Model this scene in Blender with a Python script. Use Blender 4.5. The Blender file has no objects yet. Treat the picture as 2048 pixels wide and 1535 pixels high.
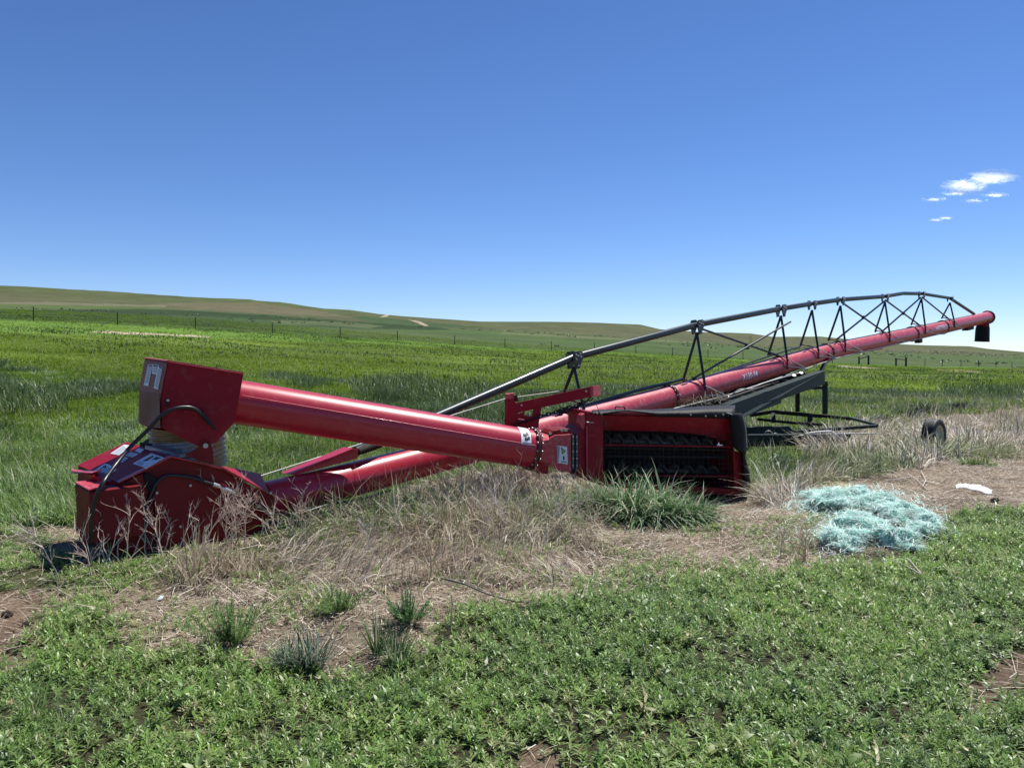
import bpy, math, random
import numpy as np
from mathutils import Vector, Matrix
rng = np.random.default_rng(7); random.seed(7)
S = bpy.context.scene
# ------------------------------------------------------------------ camera, sky, sun, exposure
F = 1540.0; CX = 1024.0; HY = 703.0; CAMZ = 1.6
cam_d = bpy.data.cameras.new("camera"); cam = bpy.data.objects.new("camera", cam_d); S.collection.objects.link(cam)
cam.location = (0, 0, CAMZ); cam.rotation_euler = (math.pi/2, 0, 0)
cam_d.sensor_width = 36.0; cam_d.lens = 36.0*F/2048; cam_d.shift_y = -(767.5-HY)/2048; cam_d.clip_start = 0.05; cam_d.clip_end = 9000
S.camera = cam
SUN_EL = math.radians(62); SUN_AZ = math.radians(46)      # azimuth: from +X (right) toward +Y (away)
sdir = Vector((math.cos(SUN_EL)*math.cos(SUN_AZ), math.cos(SUN_EL)*math.sin(SUN_AZ), math.sin(SUN_EL)))
W_ = bpy.data.worlds.new("World"); S.world = W_; W_.use_nodes = True
nt = W_.node_tree; nt.nodes.clear()
sky = nt.nodes.new("ShaderNodeTexSky"); sky.sky_type = 'NISHITA'; sky.sun_disc = False
sky.sun_elevation = SUN_EL; sky.sun_rotation = math.pi/2 - SUN_AZ; sky.altitude = 2600; sky.air_density = 1.0; sky.dust_density = 0.0; sky.ozone_density = 2.2
bg = nt.nodes.new("ShaderNodeBackground"); bg.inputs['Strength'].default_value = 0.089
wo = nt.nodes.new("ShaderNodeOutputWorld"); sh = nt.nodes.new('ShaderNodeHueSaturation'); sh.inputs['Saturation'].default_value = 1.10; vt = nt.nodes.new('ShaderNodeVectorMath'); vt.operation = 'MULTIPLY'; vt.inputs[1].default_value = (.90, .955, 1.15); nt.links.new(sky.outputs[0], vt.inputs[0]); nt.links.new(vt.outputs[0], sh.inputs['Color']); nt.links.new(sh.outputs[0], bg.inputs[0]); nt.links.new(bg.outputs[0], wo.inputs[0])
sl = bpy.data.lights.new("sun", 'SUN'); sl.energy = 5.0; sl.angle = math.radians(0.53); sl.color = (1, .965, .9)
so = bpy.data.objects.new("sun", sl); S.collection.objects.link(so); so.rotation_euler = sdir.to_track_quat('Z', 'Y').to_euler()
S.view_settings.view_transform = 'Standard'; S.view_settings.look = 'None'; S.view_settings.exposure = 0.4; S.view_settings.gamma = 1.0
S.cycles.max_bounces = 6; S.cycles.transparent_max_bounces = 12; S.cycles.diffuse_bounces = 3

# ------------------------------------------------------------------ helpers
V = Vector
def W(px, py, d): return V(((px-CX)/F*d, d, CAMZ-(py-HY)/F*d))
class Plane:
    def __init__(s, p, n): s.p = V(p); s.n = V(n).normalized()
    def __call__(s, px, py, off=0.0):
        r = V(((px-CX)/F, 1, -(py-HY)/F)); c = V((0, 0, CAMZ))
        t = (s.p + s.n*off - c).dot(s.n)/r.dot(s.n)
        return c + r*t
def vnoise(x, y, sc, seed=0):
    x = np.asarray(x, float)/sc + seed*17.31; y = np.asarray(y, float)/sc + seed*9.77
    xi = np.floor(x); yi = np.floor(y); fx = x-xi; fy = y-yi; fx = fx*fx*(3-2*fx); fy = fy*fy*(3-2*fy)
    def h(a, b):
        v = np.sin(a*127.1 + b*311.7 + seed*74.7)*43758.5453
        return v - np.floor(v)
    return (h(xi, yi)*(1-fx)+h(xi+1, yi)*fx)*(1-fy) + (h(xi, yi+1)*(1-fx)+h(xi+1, yi+1)*fx)*fy
def fbm(x, y, sc, seed=0, o=3):
    t = 0; a = .5; s = 0
    for i in range(o): t = t + a*vnoise(x, y, sc/2**i, seed+i*3); s += a; a *= .5
    return t/s
def pip(px, py, poly):
    px = np.asarray(px, float); py = np.asarray(py, float); c = np.zeros(px.shape, bool); n = len(poly)
    for i in range(n):
        x1, y1 = poly[i]; x2, y2 = poly[(i+1) % n]
        if y1 == y2: continue
        m = ((y1 > py) != (y2 > py)) & (px < (x2-x1)*(py-y1)/(y2-y1)+x1); c ^= m
    return c

def setp(o, label=None, cat=None, group=None, kind=None):
    for k, v in (('label', label), ('category', cat), ('group', group), ('kind', kind)):
        if v: o[k] = v
    return o
def link(name, me, mat, parent=None):
    o = bpy.data.objects.new(name, me); S.collection.objects.link(o)
    if mat and not me.materials: me.materials.append(mat)
    if parent: o.parent = parent; o.matrix_parent_inverse = Matrix.Translation(-world_loc(parent))
    return o
def world_loc(o): return V(o.location) if o.type == 'EMPTY' else V((0, 0, 0))   # meshes of the machine are modelled in world coordinates
def empty(name, loc, **k):
    o = bpy.data.objects.new(name, None); S.collection.objects.link(o); o.location = loc; o.empty_display_size = .2
    return setp(o, **k)
class MB:
    def __init__(s): s.v = []; s.f = []; s.sm = []
    def add(s, vs, fs, smooth=False):
        b = len(s.v); s.v += [tuple(x) for x in vs]
        for f in fs: s.f.append(tuple(b+i for i in f)); s.sm.append(smooth)
        return s
    def tube(s, pts, r, n=16, caps=True, up=V((0, 0, 1))):
        pts = [V(p) for p in pts]; m = len(pts); rr = r if hasattr(r, '__len__') else [r]*m
        vs = []; prev = None
        for i, p in enumerate(pts):
            t = (pts[min(i+1, m-1)]-pts[max(i-1, 0)])
            t = t.normalized() if t.length > 1e-9 else V((0, 0, 1))
            if prev is None:
                a = up if abs(t.dot(up)) < .95 else V((1, 0, 0))
                u = (a - t*a.dot(t)).normalized()
            else: u = (prev - t*prev.dot(t)).normalized()
            prev = u; w = t.cross(u)
            for k in range(n):
                a = 2*math.pi*k/n; vs.append(p + (u*math.cos(a)+w*math.sin(a))*rr[i])
        fs = [(i*n+k, i*n+(k+1) % n, (i+1)*n+(k+1) % n, (i+1)*n+k) for i in range(m-1) for k in range(n)]
        s.add(vs, fs, n > 4)
        if caps:
            s.add([vs[k] for k in range(n)], [tuple(range(n))[::-1]]); s.add([vs[(m-1)*n+k] for k in range(n)], [tuple(range(n))])
        return s
    def prism(s, poly, vec):
        n = len(poly); a = [V(p) for p in poly]; vec = V(vec); b = [p+vec for p in a]
        s.add(a+b, [tuple(range(n)), tuple(range(2*n-1, n-1, -1))]+[(i, n+i, n+(i+1) % n, (i+1) % n) for i in range(n)]); return s
    def beam(s, p, q, w, h, up=V((0, 0, 1))):
        p = V(p); q = V(q); t = (q-p).normalized(); sd = t.cross(up)
        if sd.length < 1e-3: sd = t.cross(V((0, 1, 0)))
        sd.normalize(); u = sd.cross(t)
        c = [(-1, -1), (1, -1), (1, 1), (-1, 1)]
        s.prism([p+sd*a*w/2+u*b*h/2 for a, b in c], q-p); return s
    def lathe(s, prof, c, ax, n=32):   # prof: (radius, along)
        ax = V(ax).normalized(); c = V(c); a = V((0, 0, 1)) if abs(ax.z) < .9 else V((1, 0, 0)); u = (a-ax*a.dot(ax)).normalized(); w = ax.cross(u)
        m = len(prof); vs = [c+ax*z+(u*math.cos(2*math.pi*k/n)+w*math.sin(2*math.pi*k/n))*r for r, z in prof for k in range(n)]
        s.add(vs, [(i*n+k, i*n+(k+1) % n, (i+1)*n+(k+1) % n, (i+1)*n+k) for i in range(m-1) for k in range(n)], True); return s
    def bolt(s, p, n, r=.012, h=.01):
        n = V(n).normalized(); s.tube([V(p), V(p)+n*h], r, 6)
        if not hasattr(s, 'stride'): s.stride = len(s.v); s.fproto = list(s.f)
        return s
    def build(s, name, mat, parent=None, bev=0, flip=False):
        me = bpy.data.meshes.new(name); me.from_pydata(s.v, [], s.f)
        me.polygons.foreach_set('use_smooth', s.sm); me.update()
        import bmesh
        bm = bmesh.new(); bm.from_mesh(me); bmesh.ops.remove_doubles(bm, verts=bm.verts, dist=1e-5) if bev else None
        bmesh.ops.recalc_face_normals(bm, faces=bm.faces); bm.to_mesh(me); bm.free()
        o = link(name, me, mat, parent)
        if bev:
            b = o.modifiers.new('b', 'BEVEL'); b.width = bev; b.segments = 2; b.limit_method = 'ANGLE'; b.angle_limit = math.radians(40); b.harden_normals = False
        return o

# ------------------------------------------------------------------ materials
def mat(name, col, rough=.5, metal=0, coat=0, noise=0.15, nscale=6, bump=0, bscale=40, spec=.5, extra=None, dust=None):
    m = bpy.data.materials.new(name); m.use_nodes = True; t = m.node_tree; b = t.nodes['Principled BSDF']
    b.inputs['Roughness'].default_value = rough; b.inputs['Metallic'].default_value = metal; b.inputs['Coat Weight'].default_value = coat
    b.inputs['Coat Roughness'].default_value = .12; b.inputs['Specular IOR Level'].default_value = spec
    tc = t.nodes.new('ShaderNodeTexCoord'); n = t.nodes.new('ShaderNodeTexNoise'); n.inputs['Scale'].default_value = nscale; n.inputs['Detail'].default_value = 8
    t.links.new(tc.outputs['Object'], n.inputs['Vector'])
    r = t.nodes.new('ShaderNodeMix'); r.data_type = 'RGBA'
    r.inputs['A'].default_value = (*[c*(1-noise) for c in col], 1); r.inputs['B'].default_value = (*[min(1, c*(1+noise)) for c in col], 1)
    t.links.new(n.outputs['Fac'], r.inputs['Factor']); out = r.outputs['Result']
    if dust:   # dust = (colour, amount, scale, threshold)
        n2 = t.nodes.new('ShaderNodeTexNoise'); n2.inputs['Scale'].default_value = dust[2]; n2.inputs['Detail'].default_value = 10; n2.inputs['Roughness'].default_value = .7
        t.links.new(tc.outputs['Object'], n2.inputs['Vector'])
        mr = t.nodes.new('ShaderNodeMapRange'); mr.inputs['From Min'].default_value = dust[3]; mr.inputs['From Max'].default_value = dust[3]+.25; mr.inputs['To Max'].default_value = dust[1]
        t.links.new(n2.outputs['Fac'], mr.inputs['Value'])
        x = t.nodes.new('ShaderNodeMix'); x.data_type = 'RGBA'; x.inputs['B'].default_value = (*dust[0], 1)
        t.links.new(mr.outputs[0], x.inputs['Factor']); t.links.new(out, x.inputs['A']); out = x.outputs['Result']
        ad = t.nodes.new('ShaderNodeMath'); ad.operation = 'MULTIPLY_ADD'; ad.inputs[1].default_value = .5; ad.inputs[2].default_value = rough
        t.links.new(mr.outputs[0], ad.inputs[0]); t.links.new(ad.outputs[0], b.inputs['Roughness'])
    t.links.new(out, b.inputs['Base Color'])
    if bump:
        n3 = t.nodes.new('ShaderNodeTexNoise'); n3.inputs['Scale'].default_value = bscale; n3.inputs['Detail'].default_value = 4; t.links.new(tc.outputs['Object'], n3.inputs['Vector'])
        bp = t.nodes.new('ShaderNodeBump'); bp.inputs['Strength'].default_value = bump; bp.inputs['Distance'].default_value = .02
        t.links.new(n3.outputs['Fac'], bp.inputs['Height']); t.links.new(bp.outputs[0], b.inputs['Normal'])
    return m
DUST = (.42, .30, .24)
M = dict(
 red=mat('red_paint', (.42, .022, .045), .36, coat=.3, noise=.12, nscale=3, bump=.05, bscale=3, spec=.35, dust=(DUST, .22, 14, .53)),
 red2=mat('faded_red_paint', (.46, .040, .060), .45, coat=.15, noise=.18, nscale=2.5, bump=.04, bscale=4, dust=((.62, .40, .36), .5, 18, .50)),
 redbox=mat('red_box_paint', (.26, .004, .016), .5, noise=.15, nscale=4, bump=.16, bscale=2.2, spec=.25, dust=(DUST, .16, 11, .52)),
 redface=mat('sun_bleached_red_paint', (.27, .085, .06), .5, noise=.25, nscale=2.2, dust=((.28, .12, .10), .6, 2.0, .42)),
 brownface=mat('brown_weathered_door', (.20, .085, .045), .55, noise=.25, nscale=3, dust=((.20, .10, .03), .5, 2.5, .45)),
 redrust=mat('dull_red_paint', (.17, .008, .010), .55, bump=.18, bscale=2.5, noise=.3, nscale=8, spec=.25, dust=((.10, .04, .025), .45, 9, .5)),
 flange=mat('dark_red_flange_paint', (.10, .010, .012), .5, noise=.3, nscale=20),
 green=mat('dark_green_pipe_paint', (.014, .022, .020), .36, coat=.08, spec=.4, noise=.3, nscale=8, dust=((.12, .12, .10), .3, 20, .55)),
 beam=mat('dark_green_beam_paint', (.014, .030, .026), .55, noise=.3, nscale=7, spec=.2, dust=((.14, .15, .13), .35, 12, .56)),
 rust=mat('rusty_black_steel', (.014, .012, .010), .8, noise=.5, nscale=20, dust=((.07, .04, .02), .6, 12, .5)),
 black=mat('black_rubber', (.006, .006, .008), .6, noise=.3, nscale=9, bump=.2, bscale=30, spec=.22, dust=((.08, .07, .06), .15, 10, .6)),
 hose=mat('black_hose_rubber', (.012, .012, .014), .35, noise=.2, nscale=12),
 steel=mat('galvanised_steel', (.55, .56, .57), .35, metal=.8, noise=.2, nscale=20),
 bolt=mat('bolt_steel', (.45, .44, .42), .4, metal=.6, noise=.3, nscale=30),
 wire=mat('cable_steel', (.42, .42, .40), .5, metal=.3, noise=.2, nscale=30),
 plate=mat('grey_steel_plate', (.09, .12, .125), .45, metal=.3, noise=.3, nscale=12),
 spout=mat('tan_ribbed_spout', (.36, .24, .10), .42, noise=.35, nscale=8, dust=((.14, .10, .06), .6, 10, .5)),
 wrap=mat('silver_wrap', (.34, .37, .42), .42, metal=.25, noise=.4, nscale=16, bump=.6, bscale=24),
 flight=mat('worn_grey_flighting', (.13, .125, .10), .5, metal=.2, noise=.45, nscale=10),
 mesh=mat('dark_guard_wire', (.012, .010, .010), .6, noise=.3, nscale=20),
 white=mat('white_enamel', (.62, .62, .60), .45, noise=.12, nscale=18, dust=((.4, .36, .30), .3, 14, .5)),
 decal=mat('white_decal_vinyl', (.74, .77, .80), .4, noise=.08, nscale=30),
 decalink=mat('grey_decal_print', (.28, .30, .34), .5, noise=.3, nscale=60),
 ink=mat('black_decal_print', (.015, .015, .018), .5, noise=.1),
 yellow=mat('yellow_decal_print', (.62, .52, .10), .5, noise=.1),
 tyre=mat('tyre_rubber', (.016, .016, .018), .6, noise=.3, nscale=14, bump=.15, bscale=30, dust=((.12, .10, .08), .3, 10, .5)),
 rim=mat('cream_wheel_rim', (.50, .47, .36), .5, noise=.25, nscale=10, dust=((.22, .14, .08), .6, 14, .5)),
 post=mat('weathered_fence_post', (.035, .03, .025), .85, noise=.4, nscale=12, bump=.3),
 wood=mat('grey_weathered_wood', (.16, .14, .12), .8, noise=.4, nscale=14, bump=.4),
 rag=mat('white_cloth', (.72, .71, .68), .8, noise=.12, nscale=14, bump=.4, bscale=30),
 clod=mat('dark_soil_clod', (.035, .025, .018), .95, noise=.4, nscale=20, bump=.6, bscale=30),
)
def leafmat(name, transl=.35, rough=.45, spec=.35):
    m = bpy.data.materials.new(name); m.use_nodes = True; t = m.node_tree; b = t.nodes['Principled BSDF']
    a = t.nodes.new('ShaderNodeVertexColor'); a.layer_name = 'Col'
    t.links.new(a.outputs['Color'], b.inputs['Base Color']); b.inputs['Roughness'].default_value = rough; b.inputs['Specular IOR Level'].default_value = spec
    if transl:
        tr = t.nodes.new('ShaderNodeBsdfTranslucent'); mx = t.nodes.new('ShaderNodeMixShader'); mx.inputs[0].default_value = transl
        hs = t.nodes.new('ShaderNodeHueSaturation'); hs.inputs['Hue'].default_value = .49; hs.inputs['Value'].default_value = 1.25
        t.links.new(a.outputs['Color'], hs.inputs['Color']); t.links.new(hs.outputs[0], tr.inputs['Color'])
        t.links.new(b.outputs[0], mx.inputs[1]); t.links.new(tr.outputs[0], mx.inputs[2]); t.links.new(mx.outputs[0], t.nodes['Material Output'].inputs['Surface'])
    return m
M['field'] = leafmat('field_blade', .35, .8, .1); M['leaf'] = leafmat('leaf', .40, .42, .55); M['grass'] = leafmat('grass_blade', .38, .46, .45); M['straw'] = leafmat('dry_straw', .15, .55, .35); M['twine'] = leafmat('plastic_twine', .3, .4, .4)

# ------------------------------------------------------------------ terrain
def gt(px, xs, ys): return np.interp(px, xs, ys)
SKX = [-900, -300, 0, 50, 120, 220, 300, 400, 500, 515, 560, 650, 700, 760, 870, 960, 1100, 1200, 1280, 1320, 1400, 1500, 1545, 1640, 1700, 1760, 1850, 1940, 1977, 2048, 2300, 3000]
SKY = [560, 562, 568, 571, 577, 582, 588, 594.5, 598, 601, 603.5, 617, 619, 628, 636.5, 642.5, 643, 645, 648.5, 658, 663.5, 666, 673, 672.5, 678, 686, 690, 692, 697, 703, 708, 712]
CRX = [-900, 0, 200, 300, 400, 500, 640, 780, 1000, 1200, 1400, 1560, 1700, 2048, 3000]
CRY = [600, 609, 613, 617, 622, 628, 640, 650, 661, 672, 684, 694, 703, 712, 716]
FNX = [-900, 0, 67, 235, 391, 545, 680, 795, 909, 1010, 1103, 1189, 1272, 1345, 1416, 1486, 1600, 1718, 1850, 2024, 3000]
FNY = [625, 639, 642, 650, 657.5, 666, 674, 680, 689, 694, 699, 702.5, 707, 711, 715.5, 719, 724, 728, 733, 736.5, 745]
FND = [60, 66, 68, 74, 80, 86, 92, 97, 102, 107, 111, 114, 116, 117.5, 118.5, 119.5, 122, 125, 131, 140, 160]
def terrain(x, y):
    x = np.asarray(x, float); y = np.asarray(y, float); r = np.hypot(x, y); d = np.maximum(y, r*.76)
    u = np.clip(x/np.maximum(d, .01), -.88, .88); px = CX+F*u
    df = gt(px, FNX, FND); zf = CAMZ-(gt(px, FNX, FNY)-HY)/F*df
    dc = df+130; zc = CAMZ-(gt(px, CRX, CRY)-HY)/F*dc
    ds = 950+0*px; zs = CAMZ-(gt(px, SKX, SKY)-HY)/F*ds
    z = np.zeros_like(d)
    t = np.clip((d-14)/(df-14), 0, 1); z = zf*(t*.55+.45*t*t)
    t = np.clip((d-df)/130, 0, 1); z = z+(zc-zf)*t
    t = np.clip((d-dc)/(ds-dc), 0, 1); dip = np.where(px < 1500, 1, .3)
    z = z+(zs-zc)*(t*t*.35+.65*t) - 6*dip*np.sin(np.pi*t)*np.clip(px/900, .3, 1)
    t = np.clip((d-ds)/2500, 0, 1); z = z-60*t
    far = np.clip((d-60)/400, 0, 1)
    z = z + (fbm(x, y, 60, 3)-.5)*2.0*np.clip((d-110)/200, 0, 1)*np.clip((ds-d)/250, 0, 1) + (fbm(x, y, 9, 8)-.5)*.35*np.clip((d-16)/20, 0, 1)*np.clip((df+8-d)/15+.2, 0, 1)
    z = z + (fbm(x, y, 1.1, 5)-.5)*.10*np.clip((24-d)/8, 0, 1) + (fbm(x, y, .16, 9, 2)-.5)*.03*np.clip((11-d)/4, 0, 1)
    z = z-.12*np.exp(-((x-1.9)/1.5)**2-((y-8.8)/.8)**2)
    return z
def gz(x, y): return float(terrain(np.array([x]), np.array([y]))[0])
def G(px, py):      # point on the near ground seen at a pixel
    d = 1.6*F/(py-HY)
    for _ in range(6):
        x = (px-CX)/F*d; d = (CAMZ-gz(x, d))*F/(py-HY)
    return V(((px-CX)/F*d, d, gz((px-CX)/F*d, d)))
def topx(x, y, z=None):
    if z is None: z = terrain(x, y)
    d = np.maximum(y, .3); return CX+F*x/d, HY+(CAMZ-z)/d*F

# cover outlines, traced on the flat ground
WEED = [(-6000, 1350), (0, 1345), (60, 1290), (100, 1250), (150, 1235), (230, 1245), (270, 1300), (400, 1320), (560, 1345), (640, 1355), (760, 1345), (850, 1310), (870, 1240), (950, 1225), (1100, 1210), (1200, 1190), (1300, 1168), (1450, 1150), (1640, 1132), (1790, 1125), (1860, 1090), (1895, 1050), (1895, 1022), (2048, 1010), (9000, 990), (9000, 9000), (-6000, 9000)]
BARE = [[(1930, 1395), (1970, 1350), (2048, 1315), (2500, 1260), (2500, 1370), (2048, 1375), (2010, 1420), (1960, 1440), (1930, 1425)], [(1040, 1560), (1050, 1500), (1095, 1485), (1140, 1510), (1150, 1600), (1040, 1600)],
        [(-6000, 1170), (0, 1180), (60, 1190), (95, 1240), (85, 1290), (20, 1340), (-6000, 1350)], [(330, 1465), (420, 1430), (430, 1465), (360, 1490)]]
WEED2 = [(-6000, 1000), (60, 1040), (150, 1110), (240, 1125), (400, 1115), (560, 1080), (760, 1040), (830, 1050), (640, 1130), (430, 1165), (250, 1190), (60, 1180), (-6000, 1170)]
UNDER = [(560, 1030), (760, 990), (900, 975), (900, 1030), (760, 1050), (640, 1085), (550, 1085)]
DEADP = [[(540, 1120), (700, 1045), (800, 1000), (900, 965), (1000, 950), (1200, 975), (1250, 1050), (1190, 1150), (1020, 1165), (800, 1150), (650, 1195), (480, 1215), (350, 1190), (420, 1120)],
         [(1530, 990), (1590, 950), (1625, 905), (1680, 860), (1745, 826), (1850, 808), (1950, 798), (2048, 785), (9000, 765), (9000, 890), (2048, 905), (1900, 930), (1800, 945), (1660, 985), (1570, 1015), (1520, 1015)]]
LUSH = [(-6000, 300), (9000, 300), (9000, 780), (2048, 815), (1850, 838), (1750, 850), (1680, 880), (1640, 905), (1600, 945), (1540, 985), (1480, 985), (1400, 960), (1100, 945), (900, 960), (760, 985), (560, 1030), (230, 1000), (150, 1060), (60, 1060), (-6000, 1120)]
def jit(x, y, a=1.0):
    return (fbm(x, y, .9, 21)-.5)*70*a, (fbm(x, y, .7, 33)-.5)*50*a
def cover(x, y, soft=0):
    z = terrain(x, y); px, py = topx(x, y, z); jx, jy = jit(x, y); sc = np.clip((py-HY)/350, .12, 1.3)
    px = px+jx*sc; py = py+jy*sc
    if soft: px = px+rng.normal(0, 14, px.shape)*sc*soft; py = py+rng.normal(0, 11, py.shape)*sc*soft
    c = {'weed': pip(px, py, WEED), 'weed2': pip(px, py, WEED2), 'under': pip(px, py, UNDER), 'lush': pip(px, py, LUSH)}
    c['dead'] = pip(px, py, DEADP[0]) | pip(px, py, DEADP[1])
    b = np.zeros(px.shape, bool)
    for q in BARE: b |= pip(px, py, q)
    c['bare'] = b; c['weed'] &= ~b
    return c

# ------------------------------------------------------------------ the ground: one sheet out to the horizon
a_in = np.radians(np.arange(-44, 44.001, .11)); a_out = np.radians(np.arange(47, 313.1, 4.0)); ang = np.concatenate([a_in, a_out])
rad = np.concatenate([[.02, .5, 1, 1.6, 2.1], np.geomspace(2.5, 30, 330), np.geomspace(30.6, 1100, 300), [1300, 1700, 2300, 3200]])
A, R = np.meshgrid(ang, rad); gx = (R*np.sin(A)).ravel(); gy = (R*np.cos(A)).ravel(); gzv = terrain(gx, gy)
na = len(ang); nr = len(rad)
i0 = np.arange(nr-1)[:, None]*na+np.arange(na)[None]; i1 = np.arange(nr-1)[:, None]*na+(np.arange(na)[None]+1) % na
quads = np.stack([i0, i1, i1+na, i0+na], -1).reshape(-1, 4)
def fastmesh(name, co, loops, counts, col=None, smooth=False):
    me = bpy.data.meshes.new(name); me.vertices.add(len(co)); me.vertices.foreach_set('co', np.ascontiguousarray(co, np.float32).ravel())
    me.loops.add(len(loops)); me.loops.foreach_set('vertex_index', np.ascontiguousarray(loops, np.int32))
    me.polygons.add(len(counts)); st = np.zeros(len(counts), np.int32); st[1:] = np.cumsum(counts)[:-1]
    me.polygons.foreach_set('loop_start', st); me.polygons.foreach_set('loop_total', np.ascontiguousarray(counts, np.int32))
    if smooth: me.polygons.foreach_set('use_smooth', np.ones(len(counts), bool))
    if col is not None:
        at = me.color_attributes.new('Col', 'FLOAT_COLOR', 'POINT'); c4 = np.ones((len(co), 4), np.float32); c4[:, :3] = col; at.data.foreach_set('color', c4.ravel())
    me.update(calc_edges=True); return me
def ground_col():
    cv = cover(gx, gy); px, py = topx(gx, gy, gzv); n = len(gx); col = np.zeros((n, 3)); d = np.maximum(gy, .3)
    inv = (gy > 0) & (np.abs(gx/d) < .95)
    def put(m, c): col[m] = c
    put(slice(None), (.125, .090, .062)); n1 = fbm(gx, gy, .35, 2)[:, None]; col *= .65+.8*n1
    lit = (~cv['weed']) & (~cv['lush']) & (~cv['bare']); put(lit, (.20, .158, .112)); col[lit] *= (.5+1.0*n1[lit])
    put(cv['dead'], (.19, .155, .115)); put(cv['weed'], (.040, .038, .020)); put(cv['weed2'], (.065, .075, .03)); put(cv['under'], (.08, .09, .025))
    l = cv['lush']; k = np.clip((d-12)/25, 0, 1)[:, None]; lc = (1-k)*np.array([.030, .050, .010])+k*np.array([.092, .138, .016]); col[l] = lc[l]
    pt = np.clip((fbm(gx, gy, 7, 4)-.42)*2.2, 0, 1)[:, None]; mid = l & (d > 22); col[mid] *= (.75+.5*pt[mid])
    # beyond the fence
    df = gt(px, FNX, FND); b = inv & (d > df); u = px
    jn = (fbm(gx, gy, 40, 11)-.5)
    base = np.array([.056, .090, .025]); olive = np.array([.068, .084, .030]); brown = np.array([.092, .088, .044]); dark = np.array([.038, .070, .022])
    nb = np.clip((fbm(gx, gy*.5, 30, 14, 4)-.35)*2.6, 0, 1)[:, None]
    c1 = base*(1-nb*.5)+olive*nb*.5; col[b] = c1[b]
    hill = b & (d > df+128+jn*40); t = np.clip((fbm(gx*.6, gy*.25, 120, 17, 4)-.33)*2.4, 0, 1)[:, None]
    hc = olive*(1-t)+(brown*.7+olive*.3)*t; hc = hc*(.8+.4*fbm(gx, gy*.4, 22, 19, 3))[:, None]; col[hill] = hc[hill]
    P = lambda q, j=3: pip(px+(fbm(gx, gy, 18, 6)-.5)*j*6, py+(fbm(gx, gy, 12, 7)-.5)*j, q)
    m = b & P([(-6000, 620), (0, 621), (200, 618), (330, 618), (520, 628), (700, 642), (860, 652), (900, 660), (760, 658), (600, 655), (400, 652), (250, 645), (0, 634), (-6000, 630)]); put(m, (.034, .058, .018)); col[m] *= (.75+.6*nb[m])
    m = b & P([(-6000, 598), (0, 607), (180, 609), (300, 614), (330, 618), (200, 618), (0, 621), (-6000, 614)]); put(m, (.070, .100, .030))
    m = b & P([(0, 604), (100, 604), (330, 611), (330, 613), (0, 608)]); put(m, (.13, .125, .07))
    m = b & P([(300, 608), (420, 604), (520, 606), (640, 622), (700, 634), (520, 627), (380, 616)]); put(m, (.105, .095, .05))
    m = b & P([(720, 631), (860, 644), (940, 652), (1000, 658), (880, 655), (760, 646), (700, 636)], 2); put(m, (.045, .072, .026))
    m = b & P([(760, 634), (770, 629), (780, 629), (772, 634)], 0); put(m, (.32, .26, .18))
    m = b & P([(815, 639), (838, 642), (858, 651), (850, 652), (832, 644)], 0); put(m, (.32, .26, .18))
    m = b & P([(1000, 664), (1200, 674), (1400, 684), (1400, 686), (1180, 677), (1000, 667)], 1); put(m, (.10, .11, .05))
    m = b & P([(540, 640), (620, 641), (700, 645), (770, 652), (740, 656), (640, 650), (560, 648)]); put(m, (.075, .095, .038))
    # bright strip along the fence and the sandy track
    m = inv & (np.abs(d-(df-7)) < 7) & (d > 40); put(m, (.095, .165, .026)); col[m] *= (.75+.5*n1[m])
    tr = fbm(gx, gy, 5, 23) > .42
    for q in ([(185, 661), (260, 664), (330, 667), (420, 672), (420, 675), (330, 671), (250, 668), (185, 664)], [(1670, 729), (1770, 733), (1770, 737), (1680, 735)], [(1860, 735), (1990, 739), (2100, 741), (2300, 744), (2300, 748), (2048, 744), (1940, 743.5), (1860, 740)]):
        m = inv & tr & pip(px, py, q); put(m, (.33, .27, .19))
    return col
me = fastmesh('ground', np.stack([gx, gy, gzv], 1), quads.ravel(), np.full(len(quads), 4), ground_col(), True)
gm = bpy.data.materials.new('soil_and_pasture'); gm.use_nodes = True; t = gm.node_tree; b = t.nodes['Principled BSDF']; b.inputs['Roughness'].default_value = .95; b.inputs['Specular IOR Level'].default_value = .1
va = t.nodes.new('ShaderNodeVertexColor'); va.layer_name = 'Col'; tc = t.nodes.new('ShaderNodeTexCoord')
def nz(sc, det=8, ro=.65, st=(1, 1, 1)):
    mp = t.nodes.new('ShaderNodeMapping'); mp.inputs['Scale'].default_value = st; n = t.nodes.new('ShaderNodeTexNoise'); n.inputs['Scale'].default_value = sc; n.inputs['Detail'].default_value = det; n.inputs['Roughness'].default_value = ro
    t.links.new(tc.outputs['Object'], mp.inputs['Vector']); t.links.new(mp.outputs[0], n.inputs['Vector']); return n.outputs['Fac']
def mrange(s, a, b_, c, d_):
    m_ = t.nodes.new('ShaderNodeMapRange'); m_.inputs['From Min'].default_value = a; m_.inputs['From Max'].default_value = b_; m_.inputs['To Min'].default_value = c; m_.inputs['To Max'].default_value = d_; t.links.new(s, m_.inputs['Value']); return m_.outputs[0]
def mul(a, b_):
    m_ = t.nodes.new('ShaderNodeMath'); m_.operation = 'MULTIPLY'; t.links.new(a, m_.inputs[0]); t.links.new(b_, m_.inputs[1]); return m_.outputs[0]
fine = mrange(nz(38, 6, .75), .3, .7, .55, 1.5); mid_ = mrange(nz(1.3, 10, .75), .3, .7, .75, 1.3); big = mrange(nz(.05, 12, .72), .35, .65, .80, 1.22)
fac = mul(mul(fine, mid_), big); vm = t.nodes.new('ShaderNodeVectorMath'); vm.operation = 'SCALE'; t.links.new(va.outputs['Color'], vm.inputs[0]); t.links.new(fac, vm.inputs['Scale'])
t.links.new(vm.outputs[0], b.inputs['Base Color'])
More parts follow.
